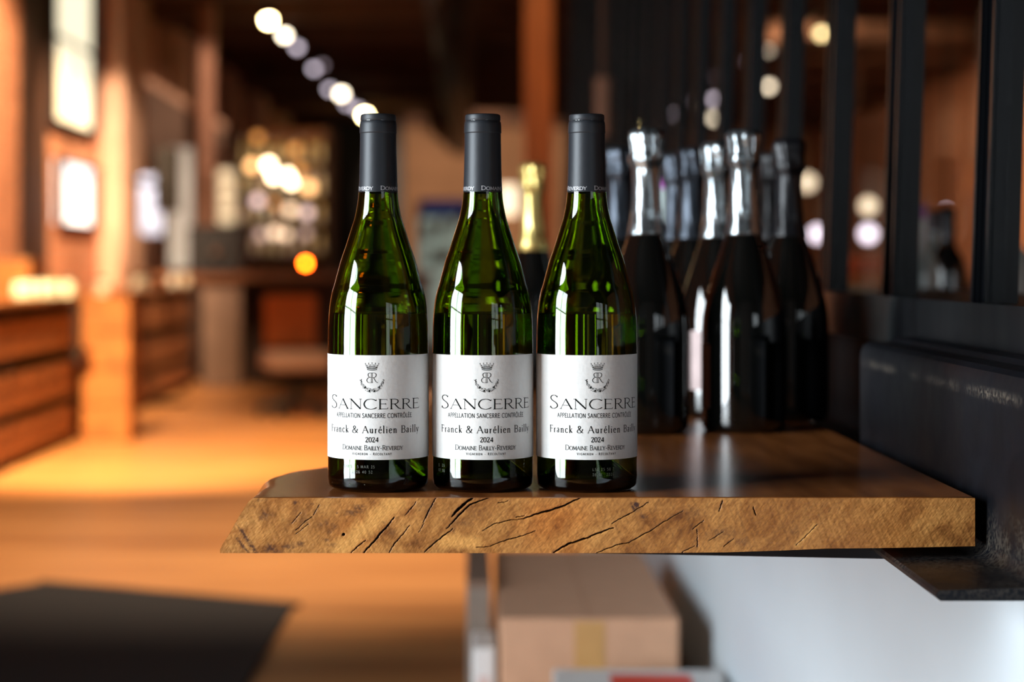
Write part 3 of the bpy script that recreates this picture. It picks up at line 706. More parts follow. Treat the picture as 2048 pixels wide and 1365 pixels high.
def label_mb(p0, p1, z0, z1, rad=lab_r, th=.00012, n=72):
    mb = MB(); vs = []
    for i in range(n+1):
        a = p0+(p1-p0)*i/n
        for r in (rad, rad+th):
            for z in (z0, z1): vs.append((r*math.sin(a), -r*math.cos(a), z))
    fs = []
    for i in range(n):
        k = i*4
        fs += [(k+2, k+6, k+7, k+3), (k+1, k+5, k+4, k), (k+3, k+7, k+5, k+1), (k, k+4, k+6, k+2)]
    fs += [(0, 2, 3, 1), (n*4, n*4+1, n*4+3, n*4+2)]
    return mb.add(vs, fs)
def crest(mb, phi, r):
    T = lambda pts, w=1: ([(w, [np.array(p, float) for p in pts], False)], .00042, .00026)
    k = .001
    # crown: band, spikes, beads
    for (a, b) in (((-3.9, 95.6), (3.9, 95.6)), ((-4.1, 96.7), (4.1, 96.7))):
        pts = [(a[0]*k, (a[1]-.0)*k), (-2*k, (a[1]-.45)*k), (0, (a[1]-.6)*k), (2*k, (a[1]-.45)*k), (b[0]*k, b[1]*k)]
        ribbons(mb, ([(2, [np.array(p) for p in pts], False)], .0006, .0003), phi, 0, r)
    for i in range(9):
        t = (i-4)/4; bx, tx = t*3.9, t*5.2; top = 100.3-.6*abs(t)-(1.4 if i % 2 else 0)
        ribbons(mb, T([(bx*k, 96.8*k), (tx*k, top*k)]), phi, 0, r)
        dots(mb, [(tx*k, (top+.3)*k)], .00034, phi, r)
        if i < 8:
            b2 = (t+.25)*3.9; ribbons(mb, T([(bx*k, 96.8*k), ((bx+b2)/2*k, 97.9*k), (b2*k, 96.8*k)]), phi, 0, r)
    # monogram: mirrored B sharing its stem with an R
    ribbons(mb, T([(.2*k, 85.3*k), (.2*k, 92.8*k)], 2), phi, 0, r)
    ribbons(mb, T([(-.7*k, 85.3*k), (-.7*k, 92.8*k)]), phi, 0, r)
    for P in ([(.6,92.8),(-1.4,92.8),(-2.8,92.2),(-3.0,90.9),(-2.2,89.7),(-.4,89.4)], [(-.4,89.4),(-2.6,89.2),(-3.9,87.8),(-3.8,86.2),(-2.4,85.3),(.8,85.3)],
              [(-.6,92.8),(1.6,92.8),(3.0,92.1),(3.1,90.6),(2.0,89.4),(.2,89.2)], [(1.2,89.2),(2.2,87.4),(3.1,86.0),(4.6,85.2)]):
        ribbons(mb, ([(1.7, [p*k for p in cr(P)], True)], .0006, .00028), phi, 0, r)
    # wreath: two boughs of small leaves that meet at the bottom
    rg = random.Random(8)
    for sg in (-1, 1):
        for i in range(38):
            t = i/37; a = -PI/2+sg*(.10+1.42*t); R = 8.2+.5*t; cxp, czp = R*math.cos(a)*1.02, 88.2+R*math.sin(a)*1.08
            for q in range(2):
                w = rg.uniform(-1.5, 1.5)*(1.1-.6*t); ang = a+PI/2*sg+rg.uniform(-1.1, 1.1); l = rg.uniform(.5, .95)
                x0, z0 = cxp+w*math.cos(a), czp+w*math.sin(a)
                dx, dz = math.cos(ang)*l, math.sin(ang)*l
                vs = []
                for (px_, pz_) in ((x0-dx/2, z0-dz/2), (x0+dz*.32, z0-dx*.32), (x0+dx/2, z0+dz/2), (x0-dz*.32, z0+dx*.32)):
                    an = px_*k/r+phi; vs.append((r*math.sin(an), -r*math.cos(an), pz_*k))
                mb.add(vs, [(0, 1, 2, 3)])
        for (gx, gz, ll) in ((2.0, 79.3, 1), (5.6, 82.0, 1)):
            for j in range(6):
                dots(mb, [((sg*(gx+(j % 3-1)*.4*(1-.3*(j//3))))*k, (gz-.55*(j//2))*k)], .00034, phi, r)
    ribbons(mb, T([(-1.1*k, 78.3*k), (1.1*k, 80.6*k)]), phi, 0, r); ribbons(mb, T([(1.1*k, 78.3*k), (-1.1*k, 80.6*k)]), phi, 0, r)
ri = lab_r+.00020
def lettering(phi):
    big = MB(); sm = MB(); c = MB()
    ribbons(big, stroke_text('Sancerre', .0102, .0816, .0011, .0004, small=.76), phi, .0648, ri)
    ribbons(sm, stroke_text('APPELLATION SANCERRE CONTRÔLÉE', .0034, .0655, .00046, .00044, serif=False, gap=.16), phi-.005, .0581, ri)
    ribbons(big, stroke_text('Franck & Aurélien Bailly', .0054, .0812, .0008, .00034, gap=.13), phi, .0464, ri)
    ribbons(big, stroke_text('2024', .0037, .0103, .00072, .00034, gap=.06), phi-.01, .0394, ri)
    ribbons(sm, stroke_text('Domaine Bailly-Reverdy', .0037, .0503, .00052, .00034, small=.78, gap=.05), phi-.02, .0332, ri)
    ribbons(sm, stroke_text('Vigneron - Récoltant', .0018, .0312, .00034, .00026, small=.86, serif=False, gap=.42), phi-.02, .0294, ri)
    crest(c, phi-.008, ri)
    return big, sm, c
code = {0: [('L58 2   5 MAR 25', .0192, -.35), ('   2026 40 52', .0152, -.33)], 1: [('5  25', .0190, -.95), ('17 50', .0150, -.95)], 2: [('L58 25 58 2', .0172, .28), ('26 01  2026', .0132, .28)]}
G['3'] = G['8']; G['1'] = (.4, [('L',1.8,[(.2,0),(.2,1)]), ('L',1.4,[(.2,1),(.06,.84)])]); G['7'] = (.5, [('L',1.6,[(.05,1),(.46,1)]), ('L',1.8,[(.46,1),(.16,0)])])
bx_px = [756.5, 965.5, 1173.3]; phis = [-.066, .080, .165]; cph = [-.035, -.28, .14]
names = ['leftmost of the three green white wine bottles, beside the live edge', 'middle one of the three green white wine bottles in the front row', 'rightmost of the three green white wine bottles in front of the silver foiled bottles']
first = None
lab_mb = label_mb(-1.72, 1.72, .0257, .1064)
GM = {}
for i in range(3):
    b = thing('wine_bottle', names[i], 'bottle', ((bx_px[i]-VX)*1.575/FP, 1.575, ZT+.0003), 0, 'green white wine bottles with white front labels')
    if i == 0:
        g = build('glass_body', glass, M['green_glass'], b, True, True, 50); w = build('wine', wine, M['wine'], b, True, True, 60)
        c = build('capsule', capm, M['cap'], b, True, True, 38); GM = dict(g=g.data, w=w.data, c=c.data)
    else:
        for nm, k in (('glass_body', 'g'), ('wine', 'w'), ('capsule', 'c')):
            o = bpy.data.objects.new(nm, GM[k]); COL.objects.link(o); o.parent = b
            if k == 'c': c = o
    if i == 0: lb = build('front_label', lab_mb, M['paper'], b, True, True, 60); GM['l'] = lb.data
    else: lb = bpy.data.objects.new('front_label', GM['l']); COL.objects.link(lb); lb.parent = b
    lb.rotation_euler = (0, 0, phis[i])
    big, sm, cr_ = lettering(0.)
    if i == 0:
        GM['t'] = [build('label_lettering', big, M['ink'], lb, False, False).data, build('small_lettering', sm, M['ink_grey'], lb, False, False).data, build('crest', cr_, M['ink'], lb, False, False).data]
    else:
        for nm, d in zip(('label_lettering', 'small_lettering', 'crest'), GM['t']):
            o = bpy.data.objects.new(nm, d); COL.objects.link(o); o.parent = lb
    bl = build('back_label', label_mb(PI-.62, PI+.62, .030, .098), M['paper'], b, True, True, 60) if i == 0 else bpy.data.objects.new('back_label', GM['bl'])
    if i == 0: GM['bl'] = bl.data
    else: COL.objects.link(bl); bl.parent = b
    cap_t = MB()
    ribbons(cap_t, stroke_text('Domaine Bailly', .0030, .0365, .00048, .0003, small=.8, gap=.06), cph[i]+.20+.0365/2/.01555, .2350, .01555, .0006)
    ribbons(cap_t, stroke_text('Bailly-Reverdy', .0030, .0370, .00048, .0003, small=.8, gap=.06), cph[i]-.20-.0370/2/.01555, .2350, .01555, .0006)
    # follow the slight taper of the capsule
    cap_t.v = [(x*(1-(z-.2335)*.9/.0155*.04), y*(1-(z-.2335)*.9/.0155*.04), z) for x, y, z in cap_t.v]
    build('capsule_lettering', cap_t, M['white_ink'], c, False, False)
    ct = MB()
    for tx, z, ph in code[i]:
        ribbons(ct, stroke_text(tx, .0021, .0014*len(tx)*1.15, .00022, .00020, small=None, serif=False, gap=.3), ph, z, RB+.00008)
    build('printed_code', ct, M['code_ink'], b, False, False)
    if i == 0:
        dm = MB()
        for s in (-1.09, -.87, -.66, -.55, -.45, -.22, -.10):
            a = s; rr = .0378; z = .0052
            for lev, (r2, off) in enumerate(((.0006, 0),)):
                vs = []; n_ = 8
                cx_, cy_ = (RB-.0006)*math.sin(a), -(RB-.0006)*math.cos(a)
                dm2 = MB().lathe([(0, .0007), (.0005, .0005), (.0007, 0), (.0005, -.0005), (0, -.0007)], 8)
                dm.add([(x+cx_, y+cy_, zz2+.0062) for x, y, zz2 in dm2.v], dm2.f)
        build('moulded_dots', dm, M['green_glass'], b, True)
        mk = MB(); ribbons(mk, stroke_text('27', .0040, .0052, .0005, .0004, serif=False), .62, .0062, RB+.0001); build('moulded_mark', mk, M['foil_black'], b, False, False)

# ------------------------------------------------------------------ sparkling wine bottles behind
ch_prof = [(0,14),(20,9),(33,2),(38,0),(41,.8),(43.3,4),(44.4,9),(44.6,20),(44.6,95),(44.5,110),(43.6,122),(40.8,138),(34.4,161),(29.6,176),(24.8,191),(21.2,202),(18.6,211),(15.6,231),(14.5,250),(13.8,266),(13.6,285),(13.5,300),(13,303),(0,303)]
def champ(label, x, d, foil, lab=None, group='sparkling wine bottles behind the front row', low=None, zt=ZT, scale=1., rz=0.):
    b = thing('sparkling_wine_bottle', label, 'bottle', ((x-VX)*d/FP, d, zt+.0003), rz, group)
    g = MB().lathe([(r/1000*scale, z/1000*scale) for r, z in ch_prof], 48); build('glass_body', g, M['dark_glass'], b, True, True, 40)
    rg = random.Random(int(x))
    ph = rg.uniform(0, 6)
    def wob(a, z):
        t = max(0, min(1, (z/scale-.262)/.03)); u = max(0, 1-abs(z/scale-.285)/.014)
        return 1+.05*math.sin(7*a+ph+z*60)*(.25+t)+.05*math.sin(4*a+ph)*u+.02*math.sin(11*a+z*140)
    fo = ([(23.2,197),(23.6,197.3)] if low else [(19.7,208),(20.0,208.4)])+[(19.3,212),(17.2,222),(16.3,229),(16.7,232),(16.0,236),(15.1,250),(14.7,265),(14.6,276),(15.3,280),(17.4,284),(18.3,288),(17.2,292.5),(16.2,297),(17.2,304),(18.4,310.5),(18.0,315.5),(14.5,319),(8,320.4),(0,320.6)]
    f = MB().lathe([(r/1000*scale, z/1000*scale) for r, z in fo], 56, wob=wob); build('foil', f, M[foil], b, True)
    wt = MB()
    for k in range(4):
        a = k*PI/2+ph; pts = [((r+.6)/1000*scale*math.cos(a+tw), (r+.6)/1000*scale*math.sin(a+tw), z/1000*scale) for r, z, tw in ((18.4,288,0),(16.6,296,.1),(17.4,303,.12),(18.6,310,.08),(16.5,317.5,0))]
        wt.tube(pts, .0007, 6)
    wt.tube([(.0186*scale*math.cos(2*PI*k/24), .0186*scale*math.sin(2*PI*k/24), .2875*scale) for k in range(25)], .0008, 6)
    build('wire_cage', wt, M[foil], b, True)
    if lab:
        l = label_mb(-.95+lab[2], .95+lab[2], lab[0], lab[1], .04468*scale, .00015, 30); build('label', l, M[lab[3]], b, True, True, 60)
    return b
champ('silver foiled dark sparkling bottle nearest the rightmost green bottle', 1293, 2.10, 'foil_silver')
champ('silver foiled dark sparkling bottle in the middle of the row, catching the window light', 1487, 2.12, 'foil_silver', (.025, .092, -2.0, 'pink_label'))
champ('silver foiled sparkling bottle partly behind the brightest silver one', 1434, 2.33, 'foil_silver', (.032, .100, .1, 'pink_label'))
champ('grey foiled bottle standing behind the rightmost green bottle', 1239, 2.42, 'foil_grey')
champ('dull grey foiled bottle in the gap between the two silver ones, left of the pair', 1352, 2.56, 'foil_grey', (.03, .10, .5, 'pink_label'))
champ('dull grey foiled bottle close behind the middle silver pair', 1384, 2.44, 'foil_grey')
champ('dark sparkling bottle with all black foil at the right end of the group', 1578, 2.27, 'foil_black')
champ('black foiled sparkling bottle half hidden behind the right end bottle', 1545, 2.55, 'foil_black')
champ('gold foiled sparkling bottle seen between middle and right green bottles', 1066, 2.82, 'foil_gold', group='gold foiled bottle', low=1)

# ------------------------------------------------------------------ small helper: plain bottle for shelves and tables
plain_prof = [(0,8),(22,2),(33,0),(36,3),(37,12),(37,170),(36,190),(30,208),(20,222),(15.5,234),(14.4,250)]
def plain_bottle(name, label, loc, gm, cm, lm=None, group=None, sc=1., seg=20, capz=250):
    b = thing(name, label, 'bottle', loc, 0, group)
    build('glass_body', MB().lathe([(r/1000*sc, z/1000*sc) for r, z in plain_prof+[(14,300),(0,300)]], seg), gm, b, True, True, 45)
    build('capsule', MB().lathe([(r/1000*sc, z/1000*sc) for r, z in [(15.4,capz),(15.6,capz+5),(15.4,300),(14,302.5),(0,303)]], seg), cm, b, True, True, 45)
    if lm is not None: build('label', label_mb(-1.4, 1.4, .05*sc, .145*sc, .0373*sc, .0003, 16), lm, b, True, True, 50)
    return b

# table and bottles on the far side of the partition
t2 = thing('side_table', 'dark table with wine bottles beyond the black steel partition', 'table', (1.15, 3.3, 0))
build('tabletop', MB().box(-.42, .42, -.85, .85, .865, .905, .004), M['shelf_dark'], t2)
for sx in (-.36, .36):
    for sy in (-.78, .78): build('leg', MB().box(sx-.03, sx+.03, sy-.03, sy+.03, 0, .865, .003), M['dark_metal'], t2)
def on_side(x, d, *a, **k): return plain_bottle('wine_bottle', a[0], ((x-VX)*d/FP, d, .9053), *a[1:], **k)
on_side(1838, 3.55, 'violet capped bottle right of the second partition post', M['clear_glass'], M['purple'], M['pink_label'], capz=275)
on_side(1866, 3.95, 'pale clear bottle beside the violet capped one beyond the partition', M['clear_glass'], M['foil_grey'], capz=262)
on_side(2016, 2.95, 'clear bottle with an orange cap at the right edge of the picture', M['clear_glass'], M['orange_cap'], capz=272)
on_side(1895, 3.75, 'dark wine bottle beyond the partition between its two nearest posts', M['dark_glass'], M['foil_black'], M['purple'])
pc = thing('cork_box', 'brown box on the table beyond the two nearest partition posts', 'box', (1.20, 4.05-.12, .905))
build('box_body', MB().box(-.045, .045, -.05, .05, 0, .33, .004), M['shelf_dark'], pc)
build('lid', MB().box(-.048, .048, -.053, .053, .33, .345, .003), M['crate'], pc)
# bottle with a violet cap seen between the silver foils: stands on the table slab's far end
plain_bottle('clear_bottle', 'clear glass bottle with violet cap behind the silver foiled bottles', ((1338-VX)*2.80/FP, 2.80, ZT+.0003), M['clear_glass'], M['purple'], sc=.985, capz=287)

# furniture further back in the right hand room
rs = thing('right_room_counter', 'warm lit counter in the room beyond the partition', 'counter', (3.4, 12.5, 0))
build('body', MB().box(-1.4, 1.6, -.3, .3, 0, .98, .01), M['counter'], rs); build('counter_top', MB().box(-1.45, 1.65, -.35, .35, .98, 1.03, .005), M['crate_light'], rs)
for k, (x, y) in enumerate([(1700, 590), (1735, 552)]):
    b = thing('orange_bowl', 'orange round bowl low between the second and third posts, %s' % ('nearer one' if k == 0 else 'higher one'), 'bowl', ((x-VX)*(12.3+.3*k)/FP, 12.3+.3*k, 1.031))
    build('bowl_shell', MB().lathe([(0,0),(.04,0),(.09,.05),(.11,.12),(.10,.12),(.08,.05),(0,.02)], 20), M['orange_cap'], b, True)
pl_lamps = [(1737, 412, 14.0, .055, 'shade'), (1737, 468, 14.8, .06, 'bulb_dim'), (1635, 468, 16.0, .06, 'bulb_dim'), (1893, 425, 9.0, .022, 'bulb_dim'), (1615, 365, 17.0, .07, 'shade'), (1445, 600, 0, 0, None)]

# ------------------------------------------------------------------ lamps
def track_lamp(label, x, y, h, rb, bulb, group):
    d = h*FP/(VY-y); X = (x-VX)*d/FP; Z = CZ+h
    t = thing('track_spotlight', label, 'lamp', (X, d, Z), 0, group)
    build('bulb', MB().lathe([(0, -rb), (rb*.7, -rb*.7), (rb, 0), (rb*.7, rb*.7), (0, rb)], 20), M[bulb], t, True)
    build('housing', MB().lathe([(rb*1.02, rb*.5), (rb*1.1, rb*.55), (rb*1.0, rb*2.6), (rb*.5, rb*3.0), (0, rb*3.0)], 20), M['dark_metal'], t, True, True, 40)
    build('stem', MB().tube([(0, 0, rb*2.8), (0, 0, ZC-Z)], .012, 8), M['dark_metal'], t)
    return t
LL = [(537,40,.050,'bulb_hot','first'), (569,70,.045,'bulb_warm','second'), (594,94,.045,'bulb_dim','third'), (628,137,.045,'bulb_dim','fourth'), (645,130,.035,'bulb_dim2','fifth'),
      (659,178,.050,'bulb_dim','sixth'), (683,187,.060,'bulb_warm','seventh'), (694,207,.05,'bulb_dim','eighth'), (716,218,.05,'bulb_dim','ninth'), (730,230,.065,'bulb_hot','tenth')]
M['bulb_dim2'] = emis('bulb_dim_far', (190, 170, 180), 1.6)
for x, y, rb, bm_, nth in LL:
    track_lamp('%s spotlight from the top left in the diagonal row above the left aisle' % nth, x, y, 2.4, rb, bm_, 'ceiling spotlights in the left aisle')
for x, y, rb, bm_, nm in [(1642,66,.055,'bulb_hot','largest glowing spotlight, at the upper right behind the partition'), (1537,172,.06,'bulb_warm','glowing spotlight between the fourth and fifth partition posts'),
                          (1430,198,.06,'bulb_dim','upper one of two touching spotlights above the silver foiled bottles'), (1430,236,.07,'bulb_warm','lower one of two touching spotlights above the silver foiled bottles')]:
    track_lamp(nm, x, y, 2.4, rb, bm_, 'ceiling spotlights behind the partition')
tr = build('track_rail', MB().tube([(-2.07, 15.5, 3.87), (-2.01, 22, 3.87), (-1.80, 33, 3.87)], .025, 8), M['dark_metal']); tag(tr, 'dark lighting rail under the ceiling along the left row of spotlights', 'rail')
tr = build('track_rail', MB().tube([(3.50, 15.5, 3.62), (3.47, 22, 3.62), (3.38, 34, 3.62)], .025, 8), M['beam']); tag(tr, 'brown lighting rail under the ceiling behind the partition', 'rail')

# ------------------------------------------------------------------ left aisle: low shelves with crates
def shelf_unit(name, label, x0, x1, y0, y1, h, rows, n):
    t = thing(name, label, 'shelf', ((x0+x1)/2, (y0+y1)/2, 0)); w, l = (x1-x0)/2, (y1-y0)/2
    build('shelf_top', MB().box(-w, w, -l, l, h-.035, h, .004), M['crate'], t)
    for k in range(rows): build('shelf_board', MB().box(-w, w-.03, -l, l, k*(h-.035)/rows+(.05 if k == 0 else 0), k*(h-.035)/rows+(.05 if k == 0 else 0)+.022, .002), M['shelf_dark'], t)
    build('back_panel', MB().box(-w, -w+.02, -l, l, .0, h-.036), M['shelf_dark'], t)
    sl_ = (2*l-.02)/n
    for q in sorted(set([0, n//2, n])): build('upright', MB().box(-w+.02, w-.01, -l+sl_*q, -l+sl_*q+.02, 0, h-.036), M['shelf_dark'], t)
    return [(y0+y1)/2-l+.02+sl_*(q+.5)-.01 for q in range(n)], sl_-.045
cy1, cl1 = shelf_unit('crate_shelf', 'low dark shelf full of wooden wine crates at the left edge of the picture', -3.28, -2.46, 8.9, 12.35, .91, 3, 8)
def crate(label, x, y, z, l, h, group, m='crate', w=.5):
    t = thing('wooden_crate', label, 'crate', (x, y, z), 0, group)
    for k in range(2): build('slat', MB().box(w/2-.012, w/2, -l/2, l/2, k*h/2+.002, (k+1)*h/2-.004, .001), M[m], t)
    build('crate_body', MB().box(-w/2, w/2-.013, -l/2, l/2, 0, h*.97), M['shelf_dark'] if m == 'crate' else M[m], t)
    return t
nrow = ['bottom', 'middle', 'top']
hh = (.91-.035)/3
for r in range(3):
    for k in range(8):
        y = cy1[k]
        crate('brown wooden wine crate in the %s row of the low shelf at the left edge' % nrow[r], -2.72, y, r*hh+(.073 if r == 0 else .023), cl1, .17 if r == 0 else .2, 'crates in the %s row of the near low shelf' % nrow[r])
ep = thing('crate_tower', 'tower of pale pine wine crates standing at the end of the low left shelf', 'crate tower', (-2.28, 12.55, 0))
for k in range(4): build('crate', MB().box(-.148, .148, -.15, .15, k*.228, k*.228+.222, .006), M['crate_light'], ep)
cy2, cl2 = shelf_unit('crate_shelf', 'second low crate shelf beyond the pale crate tower', -3.28, -2.50, 13.0, 17.8, .91, 3, 11)
for r in range(3):
    for k in range(11):
        crate('wooden wine crate in the %s row of the second low shelf, beyond the pale tower' % nrow[r], -2.76, cy2[k], r*hh+(.073 if r == 0 else .023), cl2, .17 if r == 0 else .2, 'crates in the %s row of the far low shelf' % nrow[r])
# goods standing on the low shelves
bx1 = thing('carton', 'tan carton on top of the low shelf at the far left', 'box', (-2.78, 12.0, .91)); build('carton_body', MB().box(-.16, .16, -.2, .2, 0, .22, .004), M['crate_light'], bx1); build('flap', MB().box(-.165, .165, -.205, -.002, .22, .226), M['cardboard'], bx1)
for k, (x, d) in enumerate([(40, 11.3), (60, 11.5), (85, 11.6), (105, 11.7), (135, 11.8), (205, 12.55), (268, 15.2), (285, 15.8), (345, 17.3), (370, 17.6)]):
    X = (x-VX)*d/FP; zt_ = .912
    if x == 205: zt_ = .906
    t = thing('jar', 'small pale jar on the left shelves, %s' % ['leftmost of all', 'second from the left', 'third from the left', 'fourth from the left', 'fifth, beside the tan carton', 'standing on the pale crate tower', 'first beyond the crate tower', 'second beyond the crate tower', 'third beyond the crate tower', 'yellowish one, last in the row'][k], 'jar', (X, d, zt_), 0, 'jars on the left shelves')
    build('jar_body', MB().lathe([(0,0),(.035,0),(.04,.01),(.04,.075),(.03,.09),(0,.09)], 14), M['cream_label'] if k in (9,) else M['pale_glass_goods'], t, True, True, 40)
    build('jar_lid', MB().lathe([(.032,.0905),(.032,.11),(0,.112)], 14), M['foil_gold'] if k % 3 == 0 else M['foil_silver'], t, True, True, 40)

# bar counter further back, with its panel leg
bar = thing('bar_counter', 'long dark wooden bar counter across the back of the left aisle', 'counter', (0, 18.2, 0))
build('counter_top', MB().box(-3.05, -.35, -.35, .35, .955, 1.03, .006), M['counter'], bar)
build('end_panel', MB().box(-2.43, -2.08, -.28, .28, 0, .955, .004), M['stone'], bar); build('end_panel', MB().box(-.72, -.40, -.28, .28, 0, .955, .004), M['stone'], bar)
build('back_panel', MB().box(-2.08, -.72, .22, .26, 0, .955), M['shelf_dark'], bar)
# chair in front
chr_ = thing('office_chair', 'swivel chair with an orange leather back in front of the bar counter', 'chair', (-1.33, 14.6, 0), .25)
build('backrest', MB().box(-.19, .19, -.03, .03, .50, .88, .02), M['leather'], chr_); build('seat', MB().box(-.23, .23, -.46, .0, .34, .48, .03), M['seat_fabric'], chr_)
build('pedestal', MB().tube([(0, -.2, .1), (0, -.2, .34)], .03, 12), M['dark_metal'], chr_)
for k in range(5):
    a = 2*PI*k/5+.3; l = build('foot', MB().tube([(0, -.2, .12), (.26*math.cos(a), -.2+.26*math.sin(a), .06)], .026, 8), M['black_plastic'], chr_)
    build('castor', MB().lathe([(0,0),(.02,.002),(.03,.03),(.02,.055),(0,.06)], 12, .26*math.cos(a), -.2+.26*math.sin(a)), M['black_plastic'], l, True)
# warm round lamp glow beside the chair
# espresso machine and black boxes on the bar
em = thing('coffee_machine', 'black coffee machine on the bar counter', 'machine', (-2.30, 18.1, 1.03))
build('machine_body', MB().box(-.25, .25, -.2, .2, .0, .42, .02), M['black_plastic'], em); build('drip_tray', MB().box(-.2, .2, -.26, -.2, 0, .05, .004), M['foil_grey'], em); build('group_head', MB().lathe([(0,.16),(.04,.16),(.05,.22),(0,.22)], 16, 0, -.23), M['foil_silver'], em, True, True, 40)
for k in range(4):
    c = thing('steel_cup', 'round pale steel pitcher stacked on the coffee machine, %s' % ['lowest', 'second from below', 'third from below', 'topmost'][k], 'pitcher', (-2.22, 18.1, 1.45+.13*k), 0, 'stacked pitchers on the coffee machine')
    build('cup_body', MB().lathe([(0,0),(.07,0),(.095,.02),(.095,.10),(.08,.125),(0,.125)], 20), M['pale_glass_goods'], c, True, True, 50); build('handle', MB().tube([(.09,0,.03),(.13,0,.04),(.13,0,.09),(.09,0,.10)], .008, 6), M['foil_silver'], c, True)
# posts, hood and screens left of it
hd = thing('extractor_hood', 'pale gabled hood panel high on the left beyond the windows', 'hood', (-2.85, 20.0, 0))
build('hood_panel', MB().prism([(-.42, 2.98), (.36, 2.50), (.36, 2.30), (.12, 2.30), (.12, 1.2), (-.1, 1.2), (-.42, 2.4)], 'y', -.06, .06), M['stone'], hd)
build('hood_trim', MB().prism([(-.42, 3.0), (.38, 2.52), (.38, 2.44), (-.42, 2.92)], 'y', -.08, -.06), M['pilaster'], hd)
build('hood_leg', MB().box(-.06, .10, -.05, .05, 0, 1.2), M['stone'], hd)
po = thing('tan_post', 'slim tan post between the hood and the coffee machine', 'post', (-2.55, 19.2, 0)); build('shaft', MB().box(-.07, .07, -.07, .07, .1, ZC-.28, .005), M['tan_wood'], po); build('foot_block', MB().box(-.1, .1, -.1, .1, 0, .1, .005), M['shelf_dark'], po)
sp_ = thing('black_speaker', 'upright black loudspeaker in front of the pale hood', 'speaker', (-2.415, 15.8, 0)); 
build('cabinet', MB().box(-.085, .085, -.1, .1, 1.52, 2.02, .01), M['black_plastic'], sp_); build('stand', MB().tube([(0,0,0.02),(0,0,1.52)], .02, 10), M['dark_metal'], sp_); build('base_plate', MB().box(-.15, .15, -.13, .13, 0, .02), M['dark_metal'], sp_); build('cone', MB().lathe([(0,0),(.05,.01),(.06,.02),(0,.02)], 16), M['dark_metal'], sp_, True)
sp_.children[-1].rotation_euler = (PI/2, 0, 0); sp_.children[-1].location = (0, -.10, 1.7)
# tall pale column lamp behind
pn = thing('pale_panel', 'tall pale display panel behind the black loudspeaker', 'panel', (-2.83, 18.75, 0)); 
build('panel_sheet', MB().box(-.02, .20, -.03, .03, 1.06, 2.2, .004), M['white_wall'], pn); build('panel_stand', MB().box(.06, .12, -.03, .03, 0, 1.06), M['dark_metal'], pn)
pst = thing('poster_stand', 'blue and white poster on a stand before the left pilaster', 'poster', (-2.72, 16.9, .911))
build('poster', MB().box(-.10, .10, -.01, .01, .44, .95), mat('blue_white_print', (150, 170, 214), .5, 0, .4, 6), pst); build('stand', MB().tube([(0, .0, .0), (0, .0, .44)], .02, 8), M['dark_metal'], pst)

# back bar shelf with lit bottles
bs = thing('back_bar_shelf', 'tall lamp lit shelf with rows of bottles behind the bar counter', 'shelf', (-2.12, 22.4, 0), -.22)
SZ = [1.22, 1.56, 1.90, 2.24]
for z in SZ: build('shelf_board', MB().box(-.55, .55, -.16, .16, z-.03, z, .003), M['shelf_dark'], bs)
for x in (-.57, .55): build('upright', MB().box(x, x+.02, -.16, .16, 0, 2.62), M['shelf_dark'], bs)
build('back_panel', MB().box(-.55, .55, .16, .18, 0, 2.62), M['counter'], bs)
bmats = [M['pale_glass_goods'], M['foil_gold'], M['amber_glass'], M['cream_label'], M['pink_label'], M['clear_glass']]
rg = random.Random(11)
Rz = Matrix.Rotation(-.22, 4, 'Z')
protos = {}
for j, z in enumerate(SZ):
    for k in range(8):
        p = Vector((-2.12, 22.4, 0))+Rz @ Vector((-.46+k*.13, -.04, 0))
        rowname = ['lowest', 'second', 'third', 'top'][j]
        key = rg.choice([0, 1, 1, 3, 4, 5]) if j < 3 else 1
        lbl = 'bottle in the %s row of the lamp lit back bar shelf' % rowname
        loc = (p.x, p.y, z+.0005)
        if key in protos:
            q = dup(protos[key], loc, 0, lbl, 'bottles in the %s row of the back bar shelf' % rowname)
        else: protos[key] = plain_bottle('shelf_bottle', lbl, loc, bmats[key], M['foil_silver'] if key % 2 else M['foil_gold'], M['cream_label'], 'bottles in the %s row of the back bar shelf' % rowname, .92, 14)
